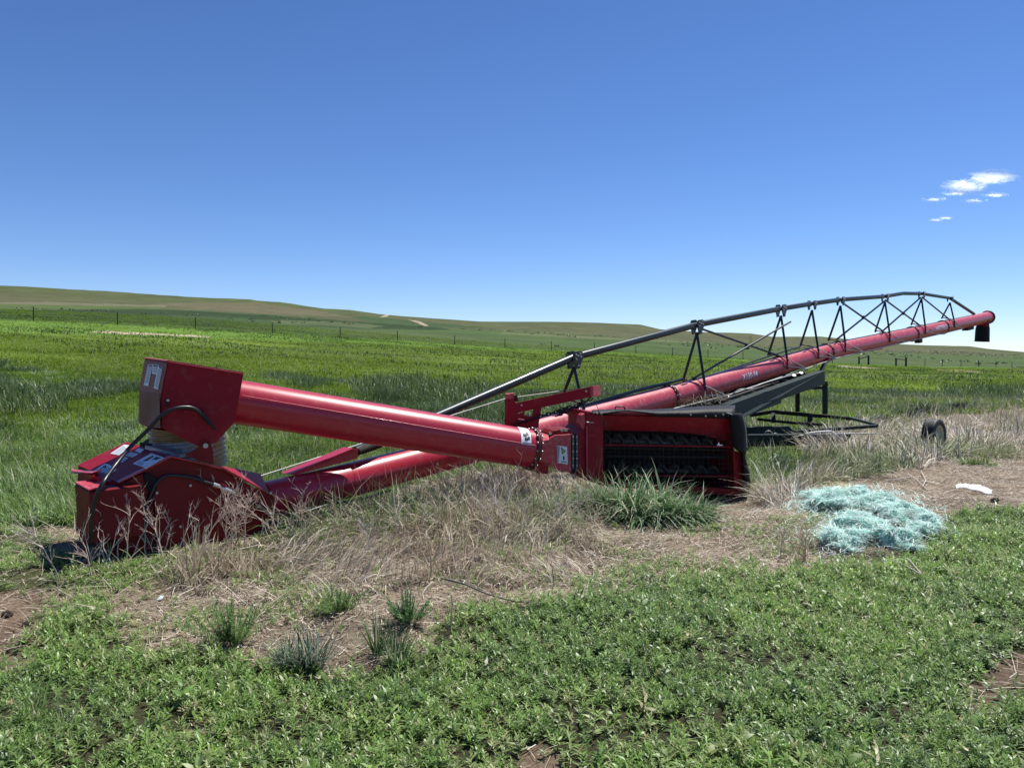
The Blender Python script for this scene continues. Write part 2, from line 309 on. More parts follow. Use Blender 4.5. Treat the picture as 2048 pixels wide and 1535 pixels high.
bp = t.nodes.new('ShaderNodeBump'); bp.inputs['Strength'].default_value = .5; bp.inputs['Distance'].default_value = .03; t.links.new(nz(30, 8), bp.inputs['Height']); t.links.new(bp.outputs[0], b.inputs['Normal'])
ground = link('ground', me, gm); ground['kind'] = 'structure'
# ------------------------------------------------------------------ the grain auger
TX = [520, 600, 800, 1060, 1340, 1500, 1640, 1700, 1850, 1985]
TY = [1003, 985, 933, 866, 793, 748, 708, 694, 662, 632]
def td(px): return 1/(.137-6.96e-5*(px-600))
def ty(px): return float(np.interp(px, TX, TY))
def T(px): return W(px, ty(px), td(px))
TR = .172
tdir = (T(1900)-T(600)).normalized(); tnear = V((tdir.y, -tdir.x, 0)).normalized()    # horizontal, toward the camera side
aug = empty('grain_auger', (-2.6, 6.6, 0), label='long red grain auger lying across the grass with dark green truss and side hopper', cat='grain auger')
def crv(pts, k=6):    # smooth curve through points
    pts = [V(p) for p in pts]; out = []; n = len(pts)
    for i in range(n-1):
        p0, p1, p2, p3 = pts[max(i-1, 0)], pts[i], pts[i+1], pts[min(i+2, n-1)]
        for j in range(k):
            t = j/k; out.append(.5*((2*p1)+(p2-p0)*t+(2*p0-5*p1+4*p2-p3)*t*t+(3*p1-p0-3*p2+p3)*t**3))
    return out+[pts[-1]]
tp = crv([T(x) for x in [530, 660, 800, 930, 1060, 1200, 1340, 1500, 1640, 1740, 1850, 1975]], 4)
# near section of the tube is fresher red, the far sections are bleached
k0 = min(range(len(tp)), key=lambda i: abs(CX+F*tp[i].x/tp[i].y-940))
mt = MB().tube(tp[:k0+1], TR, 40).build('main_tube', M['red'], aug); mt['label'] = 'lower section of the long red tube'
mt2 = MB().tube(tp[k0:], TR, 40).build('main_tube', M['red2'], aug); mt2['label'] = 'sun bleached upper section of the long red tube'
def bolts(bb, name, par):     # every bolt head a piece of its own
    k = bb.stride
    for i in range(0, len(bb.v), k):
        o = MB(); o.add(bb.v[i:i+k], [tuple(j for j in f) for f in bb.fproto]); o.build(name, M['bolt'], par)
def flange(c, ax, r, th, par, m='flange', nb=14, hole=None):
    ax = V(ax).normalized(); mb = MB()
    mb.lathe([(r*.96, -th), (r*1.13, -th), (r*1.13, -th*.1), (r*.99, -th*.1), (r*.99, th*.1), (r*1.13, th*.1), (r*1.13, th), (r*.96, th)], c, ax, 40)
    f = mb.build('flange', M[m], par)
    a = V((0, 0, 1)); u = (a-ax*a.dot(ax)).normalized(); w = ax.cross(u); bb = MB()
    for k in range(nb):
        q = 2*math.pi*k/nb; d = (u*math.cos(q)+w*math.sin(q))*r*1.07; bb.bolt(V(c)+d+ax*th, ax, .011, .012); bb.bolt(V(c)+d-ax*th, -ax, .011, .012)
    bolts(bb, 'flange_bolt', f)
for fx in (1154, 1337, 1651, 1823, 1884):
    ax = (T(fx+15)-T(fx-15)).normalized(); flange(T(fx), ax, TR, .022, mt2)
# tube end cap and discharge spout
e = T(1975); ax = (T(1975)-T(1900)).normalized()
MB().lathe([(TR*.5, -.02), (TR*1.22, -.02), (TR*1.24, .03), (TR*.9, .07), (0, .085)], e, ax, 40).build('end_cap', M['flange'], aug)
sc = T(1966)-V((0, 0, 0)); bot = V((sc.x-.03, sc.y, CAMZ-(683-HY)/F*sc.y))
sp_ = MB(); sp_.tube([sc-V((0, 0, .05)), sc-V((0.005, 0, .34))], [.172, .176], 28, caps=False); sp_.build('discharge_neck', M['redrust'], aug)
m_ = MB(); m_.tube([sc-V((0.004, 0, .26)), (sc+bot)/2, bot], [.185, .195, .205], 28, caps=False); m_.tube([bot, (sc+bot)/2], [.195, .188], 28, caps=False); m_.build('discharge_spout', M['black'], aug)
MB().beam(T(1930)-V((0, 0, TR+.03)), T(1942)-V((0, 0, TR+.03)), .16, .09).build('bearing_box', M['rust'], aug)
MB().beam(T(1834)-V((0, 0, TR+.04)), T(1840)-V((0, 0, TR+.04)), .12, .10).build('bearing_box', M['rust'], aug)

# truss pipe over the tube
TJ = [(712, 902, 8.1), (1148, 714, td(1148)), (1394, 649, td(1394)), (1562, 617, td(1562)), (1624, 607, td(1624)), (1681, 599, td(1681)), (1770, 592.5, td(1770)), (1843, 587, td(1843)), (1900, 596, td(1900)), (1948, 627.5, td(1948))]
TJ[0] = (712, 902, td(712))
jp = [W(*q) for q in TJ]
rr = [.050, .050, .050, .048, .048, .046, .044, .042, .042]
for i in range(9):
    a, c = jp[i], jp[i+1]
    if i == 6: # slightly kneed section
        k = W(1806, 586.5, td(1806)); MB().tube([a, k, c], rr[i], 16).build('truss_pipe', M['green'], aug); continue
    u = (c-a).normalized(); L = (c-a).length
    pts = [a, a+u*.02*L, a+u*min(.06*L, .2), c-u*min(.06*L, .2), c-u*.02*L, c] if 0 < i < 8 else [a, c]
    r = [rr[i]*.75, rr[i]*.8, rr[i], rr[i], rr[i]*.8, rr[i]*.75] if 0 < i < 8 else rr[i]
    MB().tube(pts, r, 16).build('truss_pipe', M['green'], aug)
for i in range(1, 9):
    c = jp[i]; u = tdir; s = .9 if i < 4 else .72 if i < 8 else .6
    jb = MB()
    for sgn in (-1, 1):
        o = tnear*sgn*.055; q = [c+o+u*x*s+V((0, 0, z*s)) for x, z in ((-.10, .05), (-.07, .085), (.07, .085), (.12, .05), (.12, -.03), (.06, -.12), (.05, -.17), (-.05, -.17), (-.06, -.12), (-.10, -.04))]
        jb.prism(q, tnear*sgn*.012)
    j = jb.build('joint_plate', M['green'], aug)
    bb = MB()
    for x, z in ((-.05, .04), (.04, .05), (.06, .0), (-.05, -.02), (0, .02), (.0, -.12)): bb.bolt(c+tnear*.067+u*x*s+V((0, 0, z*s)), tnear, .014, .018)
    bolts(bb, 'joint_bolt', j)
FEET = [(1122, 800, 1168, 818), (1366, 762, 1411, 778), (1536, 711, 1575, 722), (1600.5, 692, 1637, 702), (1656.5, 681.5, 1691, 690), (1750, 664, 1780, 671), (1822, 650, 1851, 656), (1883, 637, 1909, 644)]
for i, (fx, fy, nx, ny) in enumerate(FEET):
    j = jp[i+1]-V((0, 0, .13)); dm = td((fx+nx)/2); a = W(fx, fy, dm+.17); c = W(nx, ny, dm-.17)
    MB().tube([j, a], .022, 8).build('truss_leg', M['green'], aug); MB().tube([j, c], .022, 8).build('truss_leg', M['green'], aug)
    # rod and strap joining the feet over the tube
    m = V((a+c)/2); cc = T((fx+nx)/2); mb = MB(); ax = tdir
    mb.tube([a+V((0, 0, .04)), c+V((0, 0, .06))], .012, 6)
    u = V((0, 0, 1)); u = (u-ax*u.dot(ax)).normalized(); w = ax.cross(u)
    st = [cc+(u*math.cos(q)+w*math.sin(q))*(TR+.008) for q in np.linspace(-1.75, 1.75, 20)]
    mb.tube(st, .006, 5); mb.build('leg_strap', M['flange'], aug)
    MB().beam(c+V((0, 0, .03)), c-V((0, 0, .15)), .022, .03).build('leg_bracket', M['green'], aug)
def rod(a, c, r=.018, m='green', name='truss_brace', n=8): return MB().tube([a, c], r, n).build(name, M[m], aug)
rod(W(1396, 655, td(1396)), W(1555, 710, td(1555)+.05)); rod(W(1386, 757, td(1386)), W(1581, 643, td(1581)-.3))
rod(W(1683, 604, td(1683)), W(1766, 662, td(1766)), .02); rod(W(1674, 678, td(1674)), W(1769, 602, td(1769)), .02)
rod(W(1771, 600, td(1771)), W(1838, 649, td(1838)), .02); rod(W(1765, 662, td(1765)), W(1841, 595, td(1841)), .02)
rod(W(1844, 594, td(1844)), W(1897, 637, td(1897)), .02)
for x, y in ((1494, 694), (1727, 634.5), (1807, 626.5)): MB().tube([W(x, y, td(x))-tnear*.03, W(x, y, td(x))+tnear*.03], .04, 8).build('brace_clamp', M['green'], aug)
# power drive line along the top of the tube
MB().tube(crv([W(1118, 822, td(1118)-.1), W(1171, 811, td(1171)+.02), W(1270, 782, td(1270)+.05), W(1366, 758, td(1366)+.12)]), .024, 10).build('drive_line', M['green'], aug)
MB().tube([W(1366, 768, td(1366)+.15), W(1450, 741, td(1450)+.16), W(1540, 711, td(1540)+.17), W(1600, 693, td(1600)+.17)], .016, 8).build('drive_line', M['green'], aug)
# lift cable, its struts
AP = [(1453, 791), (1612, 737), (1673, 716), (1727, 702.5), (1812, 683), (1880, 668), (1926, 657)]
ap = [W(x, y, td(x)-.42) for x, y in AP]
MB().tube([W(1278, 834, td(1278)-.5)]+ap, .011, 6).build('lift_cable', M['wire'], aug)
for k, (fx, fy, nx, ny) in enumerate(FEET[1:8]):
    c = W(nx, ny, td((fx+nx)/2)-.19)
    for dz in (.05, -.09): MB().tube([c+V((0, 0, dz)), ap[k]], .009, 5).build('cable_strut', M['wire'], aug)
MB().tube([W(522, 951, 7.3), W(728, 885, 8.3), W(1010, 797, 10.2), W(1120, 782, 10.5)], .006, 5).build('lift_cable', M['wire'], aug)
MB().tube(crv([W(1460, 792, 12.4), W(1478, 779, 12.4), W(1505, 776, 12.5), W(1530, 765, 12.6), W(1600, 745, 13.5)]), .008, 5).build('wire_cable', M['wire'], aug)
# small red fitting under the tube near the outer end
MB().beam(W(1740, 699, 17.8), W(1764, 696, 18.3), .05, .05).build('hose_fitting', M['red2'], aug)
MB().beam(W(1650, 705, td(1650)-.2), W(1650, 722, td(1650)-.25), .16, .14).build('track_shoe', M['red'], aug)
MB().beam(W(1652, 722, td(1650)-.3), W(1641, 745, td(1650)-.6), .05, .08).build('track_arm', M['green'], aug)

# truss anchor bracket on top of the lower tube
n0 = tnear; q = [W(578, 948, td(578)-.02), W(590, 950, td(590)-.02), W(716, 916, td(716)-.12), W(717, 899, td(717)-.12), W(706, 896, td(706)-.12)]
MB().prism(q, -tnear*.16).build('truss_anchor', M['red'], aug, .004)
MB().tube([W(716, 903, td(716)-.1), W(740, 893, td(740)-.06), W(760, 885, td(760))], [.035, .05, .052], 12).build('anchor_sleeve', M['rust'], aug)

# ---- boot (intake transition at the low end of the main tube)
BP = Plane((-2.065, 6.9, 0), (.707, -.707, 0))
bback = V((-.615, .565, .045))
def poly(pl, pts, off=0.0): return [pl(x, y, off) for x, y in pts]
BO = [(233, 965), (337, 913), (442, 936), (486, 962), (540, 990), (540, 1018), (528, 1050), (500, 1075), (300, 1108), (228, 1112)]
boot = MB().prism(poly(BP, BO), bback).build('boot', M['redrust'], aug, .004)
# raised front rim strip and folded edge, lit from above
mb = MB(); seq = [(233, 965), (337, 913), (442, 936), (486, 962)]
for (x1, y1), (x2, y2) in zip(seq, seq[1:]):
    a, c = BP(x1, y1, .004), BP(x2, y2, .004); mb.prism([a, c, c+V((0, 0, .012)), a+V((0, 0, .012))], BP.n*.05)
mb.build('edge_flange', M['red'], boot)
# folded cover panels standing proud of the side
MB().prism(poly(BP, [(228, 972), (280, 946), (300, 952), (291, 1098), (232, 1104)], .004), BP.n*.035).build('side_panel', M['redrust'], boot, .003)
MB().prism(poly(BP, [(305, 965), (332, 951), (372, 951), (430, 962), (500, 993), (536, 1018), (522, 1045), (490, 1068), (312, 1094)], .004), BP.n*.02).build('side_panel', M['redrust'], boot, .003)
MB().prism(poly(BP, [(284, 946), (297, 944), (310, 953), (312, 975), (302, 985), (292, 975)], .03), BP.n*.03).build('drive_stub', M['black'], boot)  # shaded recess between the cover panels, put in as a black patch
MB().prism(poly(BP, [(245, 966), (251, 963), (252, 995), (248, 1020)], .006), BP.n*.036).build('rust_stain', M['rust'], boot)
# angled outlet collar toward the tube
MB().prism([BP(442, 934, .02), BP(486, 960, .02), BP(540, 988, .02), BP(521, 949, -.30), BP(470, 938, -.33)], V((0, 0, .01))).build('collar_plate', M['redbox'], boot, .002)
bb = MB()
for x, y in ((380, 970), (313, 985), (541, 985), (420, 1000), (360, 1052)): bb.bolt(BP(x, y, .03), BP.n, .012, .012)
bolts(bb, 'panel_bolt', boot)
MB().prism(poly(BP, [(226, 1018), (231, 1016), (232, 1034), (226, 1036)], .045), BP.n*.004).build('warning_label', M['decal'], boot)
# top cover plate
c0, c1 = BP(233, 965), BP(337, 913); tn = (c1-c0).cross(bback).normalized(); tn = tn if tn.z > 0 else -tn
MB().prism([c0+tn*.004, c1+tn*.004, c1+bback+tn*.004, c0+bback+tn*.004], tn*.006).build('top_plate', M['redbox'], boot)
TP = Plane(c0+tn*.012, tn)
def label(pl, pts, par, off=.0, name='warning_label', ink=None, th=.003):
    o = MB().prism(poly(pl, pts, off), pl.n*th).build(name, M['decal'], par); o.visible_shadow = True
    for kind, q in (ink or []): 
        MB().prism(poly(pl, q, off+th+.0006), pl.n*.0008).build('label_print', M[kind], o)
    return o
def lines(x0, y0, x1, y1, x2, y2, n, f0=.1, f1=.9):   # n text bars between an edge (p0-p1) and its offset by (p2-p0)
    out = []
    for k in range(n):
        a = f0+(f1-f0)*k/n; b_ = a+(f1-f0)/n*.45; sh = .08+.06*((k*7) % 3)
        p = lambda s, t: (x0+(x1-x0)*s+(x2-x0)*t, y0+(y1-y0)*s+(y2-y0)*t)
        out.append(('decalink', [p(.08, a), p(1-sh, a), p(1-sh, b_), p(.08, b_)]))
    return out
label(TP, [(221, 907), (248, 889), (265, 891), (237, 910)], boot, ink=lines(221, 907, 248, 889, 237, 910, 4))
label(TP, [(190, 940), (210, 927), (218, 929), (234, 939), (217, 950)], boot, ink=lines(190, 940, 210, 927, 217, 950, 4)+[('ink', [(203, 935), (211, 929), (213, 935)])])
label(TP, [(235, 920), (247, 913), (256, 916), (245, 925)], boot, ink=lines(235, 920, 247, 913, 245, 925, 2))
label(TP, [(250, 911), (262, 904), (277, 908), (265, 914)], boot, ink=lines(250, 911, 262, 904, 265, 914, 2))
label(TP, [(270, 901), (278, 896), (289, 899), (280, 906)], boot)
label(TP, [(266, 927), (303, 906), (327, 915), (287, 934)], boot, ink=[('ink', [(284, 922), (306, 910), (307, 913), (294, 921)]), ('yellow', [(291, 918), (303, 911.5), (304, 913.5), (295, 919)]), ('ink', [(304, 918), (313, 913), (322, 915.5), (312, 919)])]+lines(270, 926, 280, 920.5, 284, 932, 3))
label(TP, [(287, 935), (326, 914.5), (329, 916), (291, 937)], boot, .004)
# pull tab sticking out to the left
MB().prism([W(143, 939, 6.35), W(147, 942, 6.3), W(184, 945, 6.0), W(200, 939, 6.0), W(201, 943, 6.0), W(186, 949, 6.0), W(145, 946, 6.3)], V((-.05, .10, 0))).build('pull_tab', M['red2'], boot, .002)
# gearbox cover at the low left corner
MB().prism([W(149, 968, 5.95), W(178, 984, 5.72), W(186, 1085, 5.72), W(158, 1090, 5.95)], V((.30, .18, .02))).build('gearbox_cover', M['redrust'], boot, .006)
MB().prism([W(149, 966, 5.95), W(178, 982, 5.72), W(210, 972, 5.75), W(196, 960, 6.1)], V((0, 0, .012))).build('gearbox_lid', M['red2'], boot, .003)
MB().prism([W(168, 944, 6.1), W(186, 950, 5.98), W(234, 968, 5.93), W(232, 1000, 5.93), W(180, 985, 5.98), W(168, 972, 6.1)], V((.02, .12, 0))).build('end_panel', M['redbox'], boot, .003)

# ---- ribbed spout between boot and head box
c_t = W(372, 846, 6.85); c_b = W(380, 936, 6.88); sp = MB(); n = 60; pts = []; rs = []
for k in range(n+1): pts.append(c_t.lerp(c_b, k/n)); rs.append((.305)+.013*math.sin(k/n*2*math.pi*10))
spo = sp.tube(pts, rs, 36, caps=False).build('feed_spout', M['spout'], aug)
wp = MB(); pts = []; rs = []
for k in range(16): f = .30+.40*k/15; pts.append(c_t.lerp(c_b, f)-V((.03, .01, 0))); rs.append(.318+.008*math.sin(k*1.9)+.004*math.sin(k*4.3))
wp.tube(pts, rs, 36, caps=False).build('silver_wrap', M['wrap'], spo)
MB().beam(W(296, 893, 6.45), W(364, 911, 6.35), .07, .03).build('spout_rim', M['wrap'], spo)
MB().beam(W(285, 887, 6.5), W(300, 892, 6.45), .05, .03).build('spout_clip', M['black'], spo)

# ---- head box at the upper end of the swing tube
SD = V((.917, .399, 0)); SN = V((.399, -.917, 0)); SR = .201
sa = W(479, 799, 7.0); sb = W(1062, 897, 8.15)
HP_ = Plane((-2.242, 6.431, 0), SN)
FR = [(337, 723), (487, 747), (470, 843), (433, 884), (398, 893), (324, 856), (322, 802)]
hb = poly(HP_, FR); far = V((-.30, .50, 0))
f0_ = hb; P2 = W(290, 717, 6.60); FP = Plane(hb[0], (P2-hb[0]).cross(hb[6]-hb[0])); FP.n = -FP.n if FP.n.y > 0 else FP.n
P3, P4, P5 = FP(277.7, 778), FP(276.8, 845), FP(301, 857)
mb = MB(); bk2 = [f0_[1]+SN*-.78, f0_[2]+SN*-.78, f0_[3]+SN*-.4]
f = hb; b0 = [P2, W(300, 790, 6.2), W(300, 850, 6.2)]
vs = f+[P2, P3, P4, P5, bk2[0], bk2[1], bk2[2]]      # 0-6 front, 7..10 left face, 11..13 back right
faces = [(0, 1, 2, 3, 4, 5, 6), (0, 6, 8, 7), (6, 5, 10, 9, 8), (0, 7, 11, 1), (1, 11, 12, 2), (2, 12, 13, 3), (7, 8, 9, 12, 11), (9, 10, 13, 12)]
mb.add(vs, faces)
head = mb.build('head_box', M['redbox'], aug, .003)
# bleached end door with lip
MB().prism([FP(x, y, .003) for x, y in [(335, 726), (292, 720), (279.5, 778), (279, 843), (302, 853), (321, 856), (320, 802)]], FP.n*.006).build('end_door', M['redface'], head, .002)
lp = MB().prism([FP(x, y, .010) for x, y in [(281, 782), (319.5, 786), (320.5, 855), (302, 852), (280.5, 842)]], FP.n*.003).build('lower_door_panel', M['brownface'], head)
FQ = Plane(FP(300, 740, .010), FP.n)
for q in ([(297, 729), (306, 728), (297, 772), (288, 770)], [(306, 728), (315.5, 729), (313.5, 748.5), (304.5, 747)], [(317, 729.5), (325.5, 735), (316.5, 778.5), (308, 776)]):
    label(FQ, q, head, .001, ink=lines(q[0][0], q[0][1], q[1][0], q[1][1], q[3][0], q[3][1], 9 if q[2][1] > 760 else 5, .15, .93)+[('ink', [(q[0][0]+1, q[0][1]+1), (q[1][0]-1.2, q[1][1]+1.2), (q[1][0]-1.6, q[1][1]+4), (q[0][0]+.4, q[0][1]+4)])])
# top lip, ear plates and pivot
a, c = f[0], f[1]; MB().prism([a+V((0, 0, .001)), c+V((0, 0, .001)), c+V((0, 0, .012)), a+V((0, 0, .012))], SN*.03).build('top_lip', M['red2'], head)
a, c = P2, f[0]; MB().beam(a+V((0, 0, .006)), c+V((0, 0, .006)), .03, .010).build('top_lip', M['red2'], head)
MB().prism(poly(HP_, [(371, 909), (398, 893), (402, 882), (411, 880), (420, 884), (426, 900), (427, 928), (400, 921)], .012), SN*.012).build('pivot_ear', M['redrust'], aug, .002)
MB().bolt(HP_(411, 890.5, .026), SN, .022, .02).build('pivot_bolt', M['bolt'], aug)
MB().prism(poly(HP_, [(367, 818), (409, 822), (408, 831), (366, 826)], .01), SN*.05).build('hose_holder', M['redbox'], head, .002)
MB().prism(poly(HP_, [(333, 797), (338, 796), (336, 812), (331, 812)], .008), SN*.03).build('door_latch', M['rust'], head, .002)
MB().bolt(HP_(336, 800, .03), SN, .012, .02).build('latch_bolt', M['bolt'], head)

# ---- swing tube
swt = MB().tube([sa-SD*.12, sb], [SR, SR], 44).build('swing_tube', M['red'], aug); swt['label'] = 'shorter glossy red tube running from head box down to hopper'
sax = (sb-sa).normalized()
# welded seam along the tube
u = V((0, 0, 1)); u = (u-sax*u.dot(sax)).normalized(); w = V(SN); w = (w-sax*w.dot(sax)).normalized()
th = math.radians(14); o = (w*math.cos(th)+u*math.sin(th))*SR
MB().tube([sa+o, sb+o], .0045, 5).build('weld_seam', M['red2'], swt)
flange(sb, sax, SR, .022, swt, nb=16)
def band(tube_a, axv, r, s0, s1, a0, a1, m, par, name, n=10):   # a patch lying on a tube: s along, a angle from the near side upward
    u = V((0, 0, 1)); u = (u-axv*u.dot(axv)).normalized(); w = u.cross(axv); w = w if w.y < 0 else -w
    mb = MB(); vs = []
    for R_ in (r, r+.002):
        for i in range(n+1):
            a = a0+(a1-a0)*i/n
            for s in (s0, s1): vs.append(tube_a+axv*s+(w*math.cos(a)+u*math.sin(a))*R_)
    k = 2*(n+1); fs = []
    for i in range(n): fs += [(2*i, 2*i+1, 2*i+3, 2*i+2), (k+2*i, k+2*i+2, k+2*i+3, k+2*i+1), (2*i, 2*i+2, k+2*i+2, k+2*i), (2*i+1, k+2*i+1, k+2*i+3, 2*i+3)]
    fs += [(0, k, k+1, 1), (2*n, 2*n+1, k+2*n+1, k+2*n)]
    return mb.add(vs, fs).build(name, M[m], par)
R_ = math.radians
lb = band(sb, sax, SR+.0015, -.215, -.10, R_(12), R_(84), 'decal', swt, 'warning_label')
band(sb, sax, SR+.004, -.19, -.15, R_(36), R_(46), 'ink', lb, 'label_print'); band(sb, sax, SR+.004, -.155, -.125, R_(42), R_(56), 'ink', lb, 'label_print')
band(sb, sax, SR+.004, -.175, -.14, R_(24), R_(33), 'ink', lb, 'label_print'); band(sb, sax, SR+.004, -.14, -.115, R_(28), R_(38), 'ink', lb, 'label_print')
band(sb, sax, SR+.004, -.19, -.10, R_(15), R_(19), 'decalink', lb, 'label_print')

# ---- transition box, hinge plates and intake hopper
HD = V((1.486, .45, 0)).normalized(); HN = V((HD.y, -HD.x, 0)); HP = Plane((.989, 8.325, 0), HN); BK = -HN
def pz(x, y, off=0): return HP(x, y, off)
mb = MB(); A = [pz(1073, 868, -.16), pz(1073, 884, -.02), pz(1073, 921, -.02), pz(1073, 945, -.16)]; B = [pz(1098, 869, -.10), pz(1097, 879, 0), pz(1097, 925, 0), pz(1097, 948, -.16)]
Ab = [A[0]+BK*.25, A[3]+BK*.25]; Bb = [B[0]+BK*.42, B[3]+BK*.3]
vs = A+B+Ab+Bb; mb.add(vs, [(0, 1, 5, 4), (1, 2, 6, 5), (2, 3, 7, 6), (0, 4, 10, 8), (3, 9, 11, 7), (8, 10, 11, 9), (4, 5, 6, 7, 11, 10), (0, 8, 9, 3, 2, 1)])
hop = empty('intake_hopper', pz(1300, 985)+BK*.3); hop.parent = aug; hop.matrix_parent_inverse = Matrix.Translation(-world_loc(aug))
hop['label'] = 'red side hopper with black rubber flap and wire guard'
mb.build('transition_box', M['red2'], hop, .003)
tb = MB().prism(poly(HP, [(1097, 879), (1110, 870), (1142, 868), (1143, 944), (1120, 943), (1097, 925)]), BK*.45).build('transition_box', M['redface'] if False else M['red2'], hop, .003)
label(HP, [(1113.5, 890), (1134, 893), (1135.5, 928), (1114.5, 925)], tb, .003, ink=[('decalink', [(1114, 891), (1120, 892), (1117, 924), (1115, 924)]), ('ink', [(1122, 893), (1131.5, 902), (1124, 908.5)]), ('yellow', [(1123.5, 896), (1129.5, 902), (1124.5, 906)]), ('ink', [(1126.5, 911), (1129.5, 913), (1128.5, 920), (1125.5, 918)]), ('decalink', [(1122, 921), (1133, 922), (1133, 925), (1122, 924)])])
for x0 in (1144, 1151.5):
    pl = MB().prism(poly(HP, [(x0, 869), (x0+3.6, 868.6), (x0+3.6, 937), (x0, 937)], .006), HN*.01).build('hinge_plate', M['plate'], hop, .001)
    bb = MB()
    for y in (873, 887, 902, 916, 930): bb.bolt(HP(x0+1.8, y, .016), HN, .009, .008)
    bolts(bb, 'hinge_bolt', pl)
MB().prism(poly(HP, [(1143.5, 869), (1155.5, 868.5), (1155.5, 946), (1143.5, 946)], -.03), BK*.42).build('hinge_core', M['rust'], hop)
MB().prism(poly(HP, [(1156, 868), (1172, 853), (1173, 952), (1156, 948)]), BK*.5).build('hopper_side', M['redbox'], hop, .003)
MB().prism(poly(HP, [(1173, 822), (1206, 826), (1206, 968), (1173, 960)], .02), BK*.55).build('hopper_side', M['redbox'], hop, .004)
MB().prism(poly(HP, [(1171.5, 852), (1173.5, 850), (1174, 956), (1172, 956)], .022), HN*.02).build('corner_trim', M['red2'], hop)
MB().tube([HP(1173, 844, .06), HP(1187, 844.5, .06)], .006, 6).build('pin', M['wire'], hop); MB().tube([HP(1175, 869.5, .024), HP(1189, 870.5, .024)], .003, 5).build('seam_bead', M['red2'], hop)
MB().prism(poly(HP, [(1163, 830), (1170, 826), (1172, 846), (1168, 860), (1160, 846)], .0), BK*.12).build('hinge_lug', M['red2'], hop, .003)
# open box
mb = MB(); TL, TRr, BRr, BL = HP(1206, 826), HP(1460, 832), HP(1478, 990), HP(1206, 972)
dep = .70; 
mb.prism([TL, TRr, TRr+V((0, 0, -.012)), TL+V((0, 0, -.012))], BK*.10)      # top lip
mb.add([TL+BK*.10, TRr+BK*.10, TRr+BK*.45+V((0, 0, -.20)), TL+BK*.45+V((0, 0, -.20))], [(0, 1, 2, 3)])      # sloping back sheet
mb.add([HP(1206, 830, -.03), HP(1460, 836, -.03), HP(1462, 884, -.14), HP(1400, 868, -.13), HP(1330, 862, -.12), HP(1206, 860, -.12)], [(0, 1, 2, 3, 4, 5)])
mb.add([TL, TL+BK*.10, TL+BK*.45+V((0, 0, -.20)), BL+BK*dep, BL], [(0, 1, 2, 3, 4)]); mb.add([TRr, TRr+BK*.10, TRr+BK*.45+V((0, 0, -.20)), BRr+BK*dep, BRr], [(0, 1, 2, 3, 4)])
tr_ = MB().add([TL+BK*.45+V((0, 0, -.20)), TRr+BK*.45+V((0, 0, -.20)), BRr+BK*dep, BL+BK*dep], [(0, 1, 2, 3)])
tr_.add([BL, BRr, BRr+BK*dep, BL+BK*dep], [(0, 1, 2, 3)])
tr_.build('hopper_trough', M['rust'], hop)  # shade of the box depth put into the colour: back and bottom sheets black
ho = mb.build('hopper_body', M['redbox'], hop); sm = ho.modifiers.new('s', 'SOLIDIFY'); sm.thickness = .006; sm.offset = 0
MB().beam(HP(1206, 889, -.06), HP(1464, 893, -.06), .03, .02).build('cross_bar', M['redbox'], hop, .002)
MB().beam(HP(1206, 895, -.10), HP(1466, 900, -.10), .02, .02).build('cross_bar', M['rust'], hop)
MB().beam(HP(1210, 950, -.06), HP(1482, 952, -.06), .03, .022).build('cross_bar', M['redrust'], hop, .002)
MB().beam(HP(1206, 909, -.22), HP(1470, 912, -.22), .20, .02).build('trough_divider', M['rust'], hop)
MB().prism(poly(HP, [(1466, 900), (1484, 904), (1492, 988), (1470, 990)], .0), BK*.4).build('hopper_side', M['redrust'], hop, .003)
MB().prism(poly(HP, [(1207, 972), (1478, 990), (1476, 978), (1207, 962)], .004), BK*.02).build('bottom_lip', M['redrust'], hop)
def screw(a, c, r, pitch, name):
    a = V(a); c = V(c); ax = (c-a); L = ax.length; ax.normalize(); u = V((0, 0, 1)); u = (u-ax*u.dot(ax)).normalized(); w = ax.cross(u); n = int(L/pitch*24)
    mb = MB(); mb.tube([a, c], r*.28, 12); vs = []; 
    for i in range(n+1):
        q = 2*math.pi*i/24; p = a+ax*(L*i/n); d = u*math.cos(q)+w*math.sin(q); vs += [p+d*r*.25, p+d*r]
    mb.add(vs, [(2*i, 2*i+1, 2*i+3, 2*i+2) for i in range(n)], True); o = mb.build(name, M['flight'], hop); s = o.modifiers.new('s', 'SOLIDIFY'); s.thickness = .006; return o
screw(HP(1207, 880, -.30), HP(1440, 890, -.34), .095, .165, 'feed_screw'); screw(HP(1215, 938, -.36), HP(1452, 944, -.38), .085, .17, 'feed_screw')
mb = MB()
for k in range(27):
    x = 1209+k*9.6; mb.tube([HP(x, 862, -.02), HP(x+(k % 3)*.8+k/27*5, 884, -.010), HP(x+k/27*10+(k % 4)*.7, 975, -.02)], .0032, 4, caps=False)
for k in range(12):
    y = 866+k*9.4; mb.tube([HP(1207, y, -.015), HP(1300, y+2.5+(k % 3)*.6, -.010), HP(1380, y+3.2, -.018), HP(1462, y+5, -.015)], .0032, 4, caps=False)
mb.build('wire_guard', M['mesh'], hop)
MB().prism(poly(HP, [(1436, 884), (1438, 884), (1438.5, 888), (1445, 889), (1445, 890.5), (1434, 890.5), (1434, 888), (1436, 887)], .01), HN*.006).build('shear_pin', M['decal'], hop)
MB().tube([HP(1231, 818, .0), HP(1230.5, 814, .0), HP(1233, 812.5, .0), HP(1247, 812.5, .0), HP(1249, 814, .0), HP(1250, 819, 0)], .008, 8).build('lift_handle', M['flange'], hop)
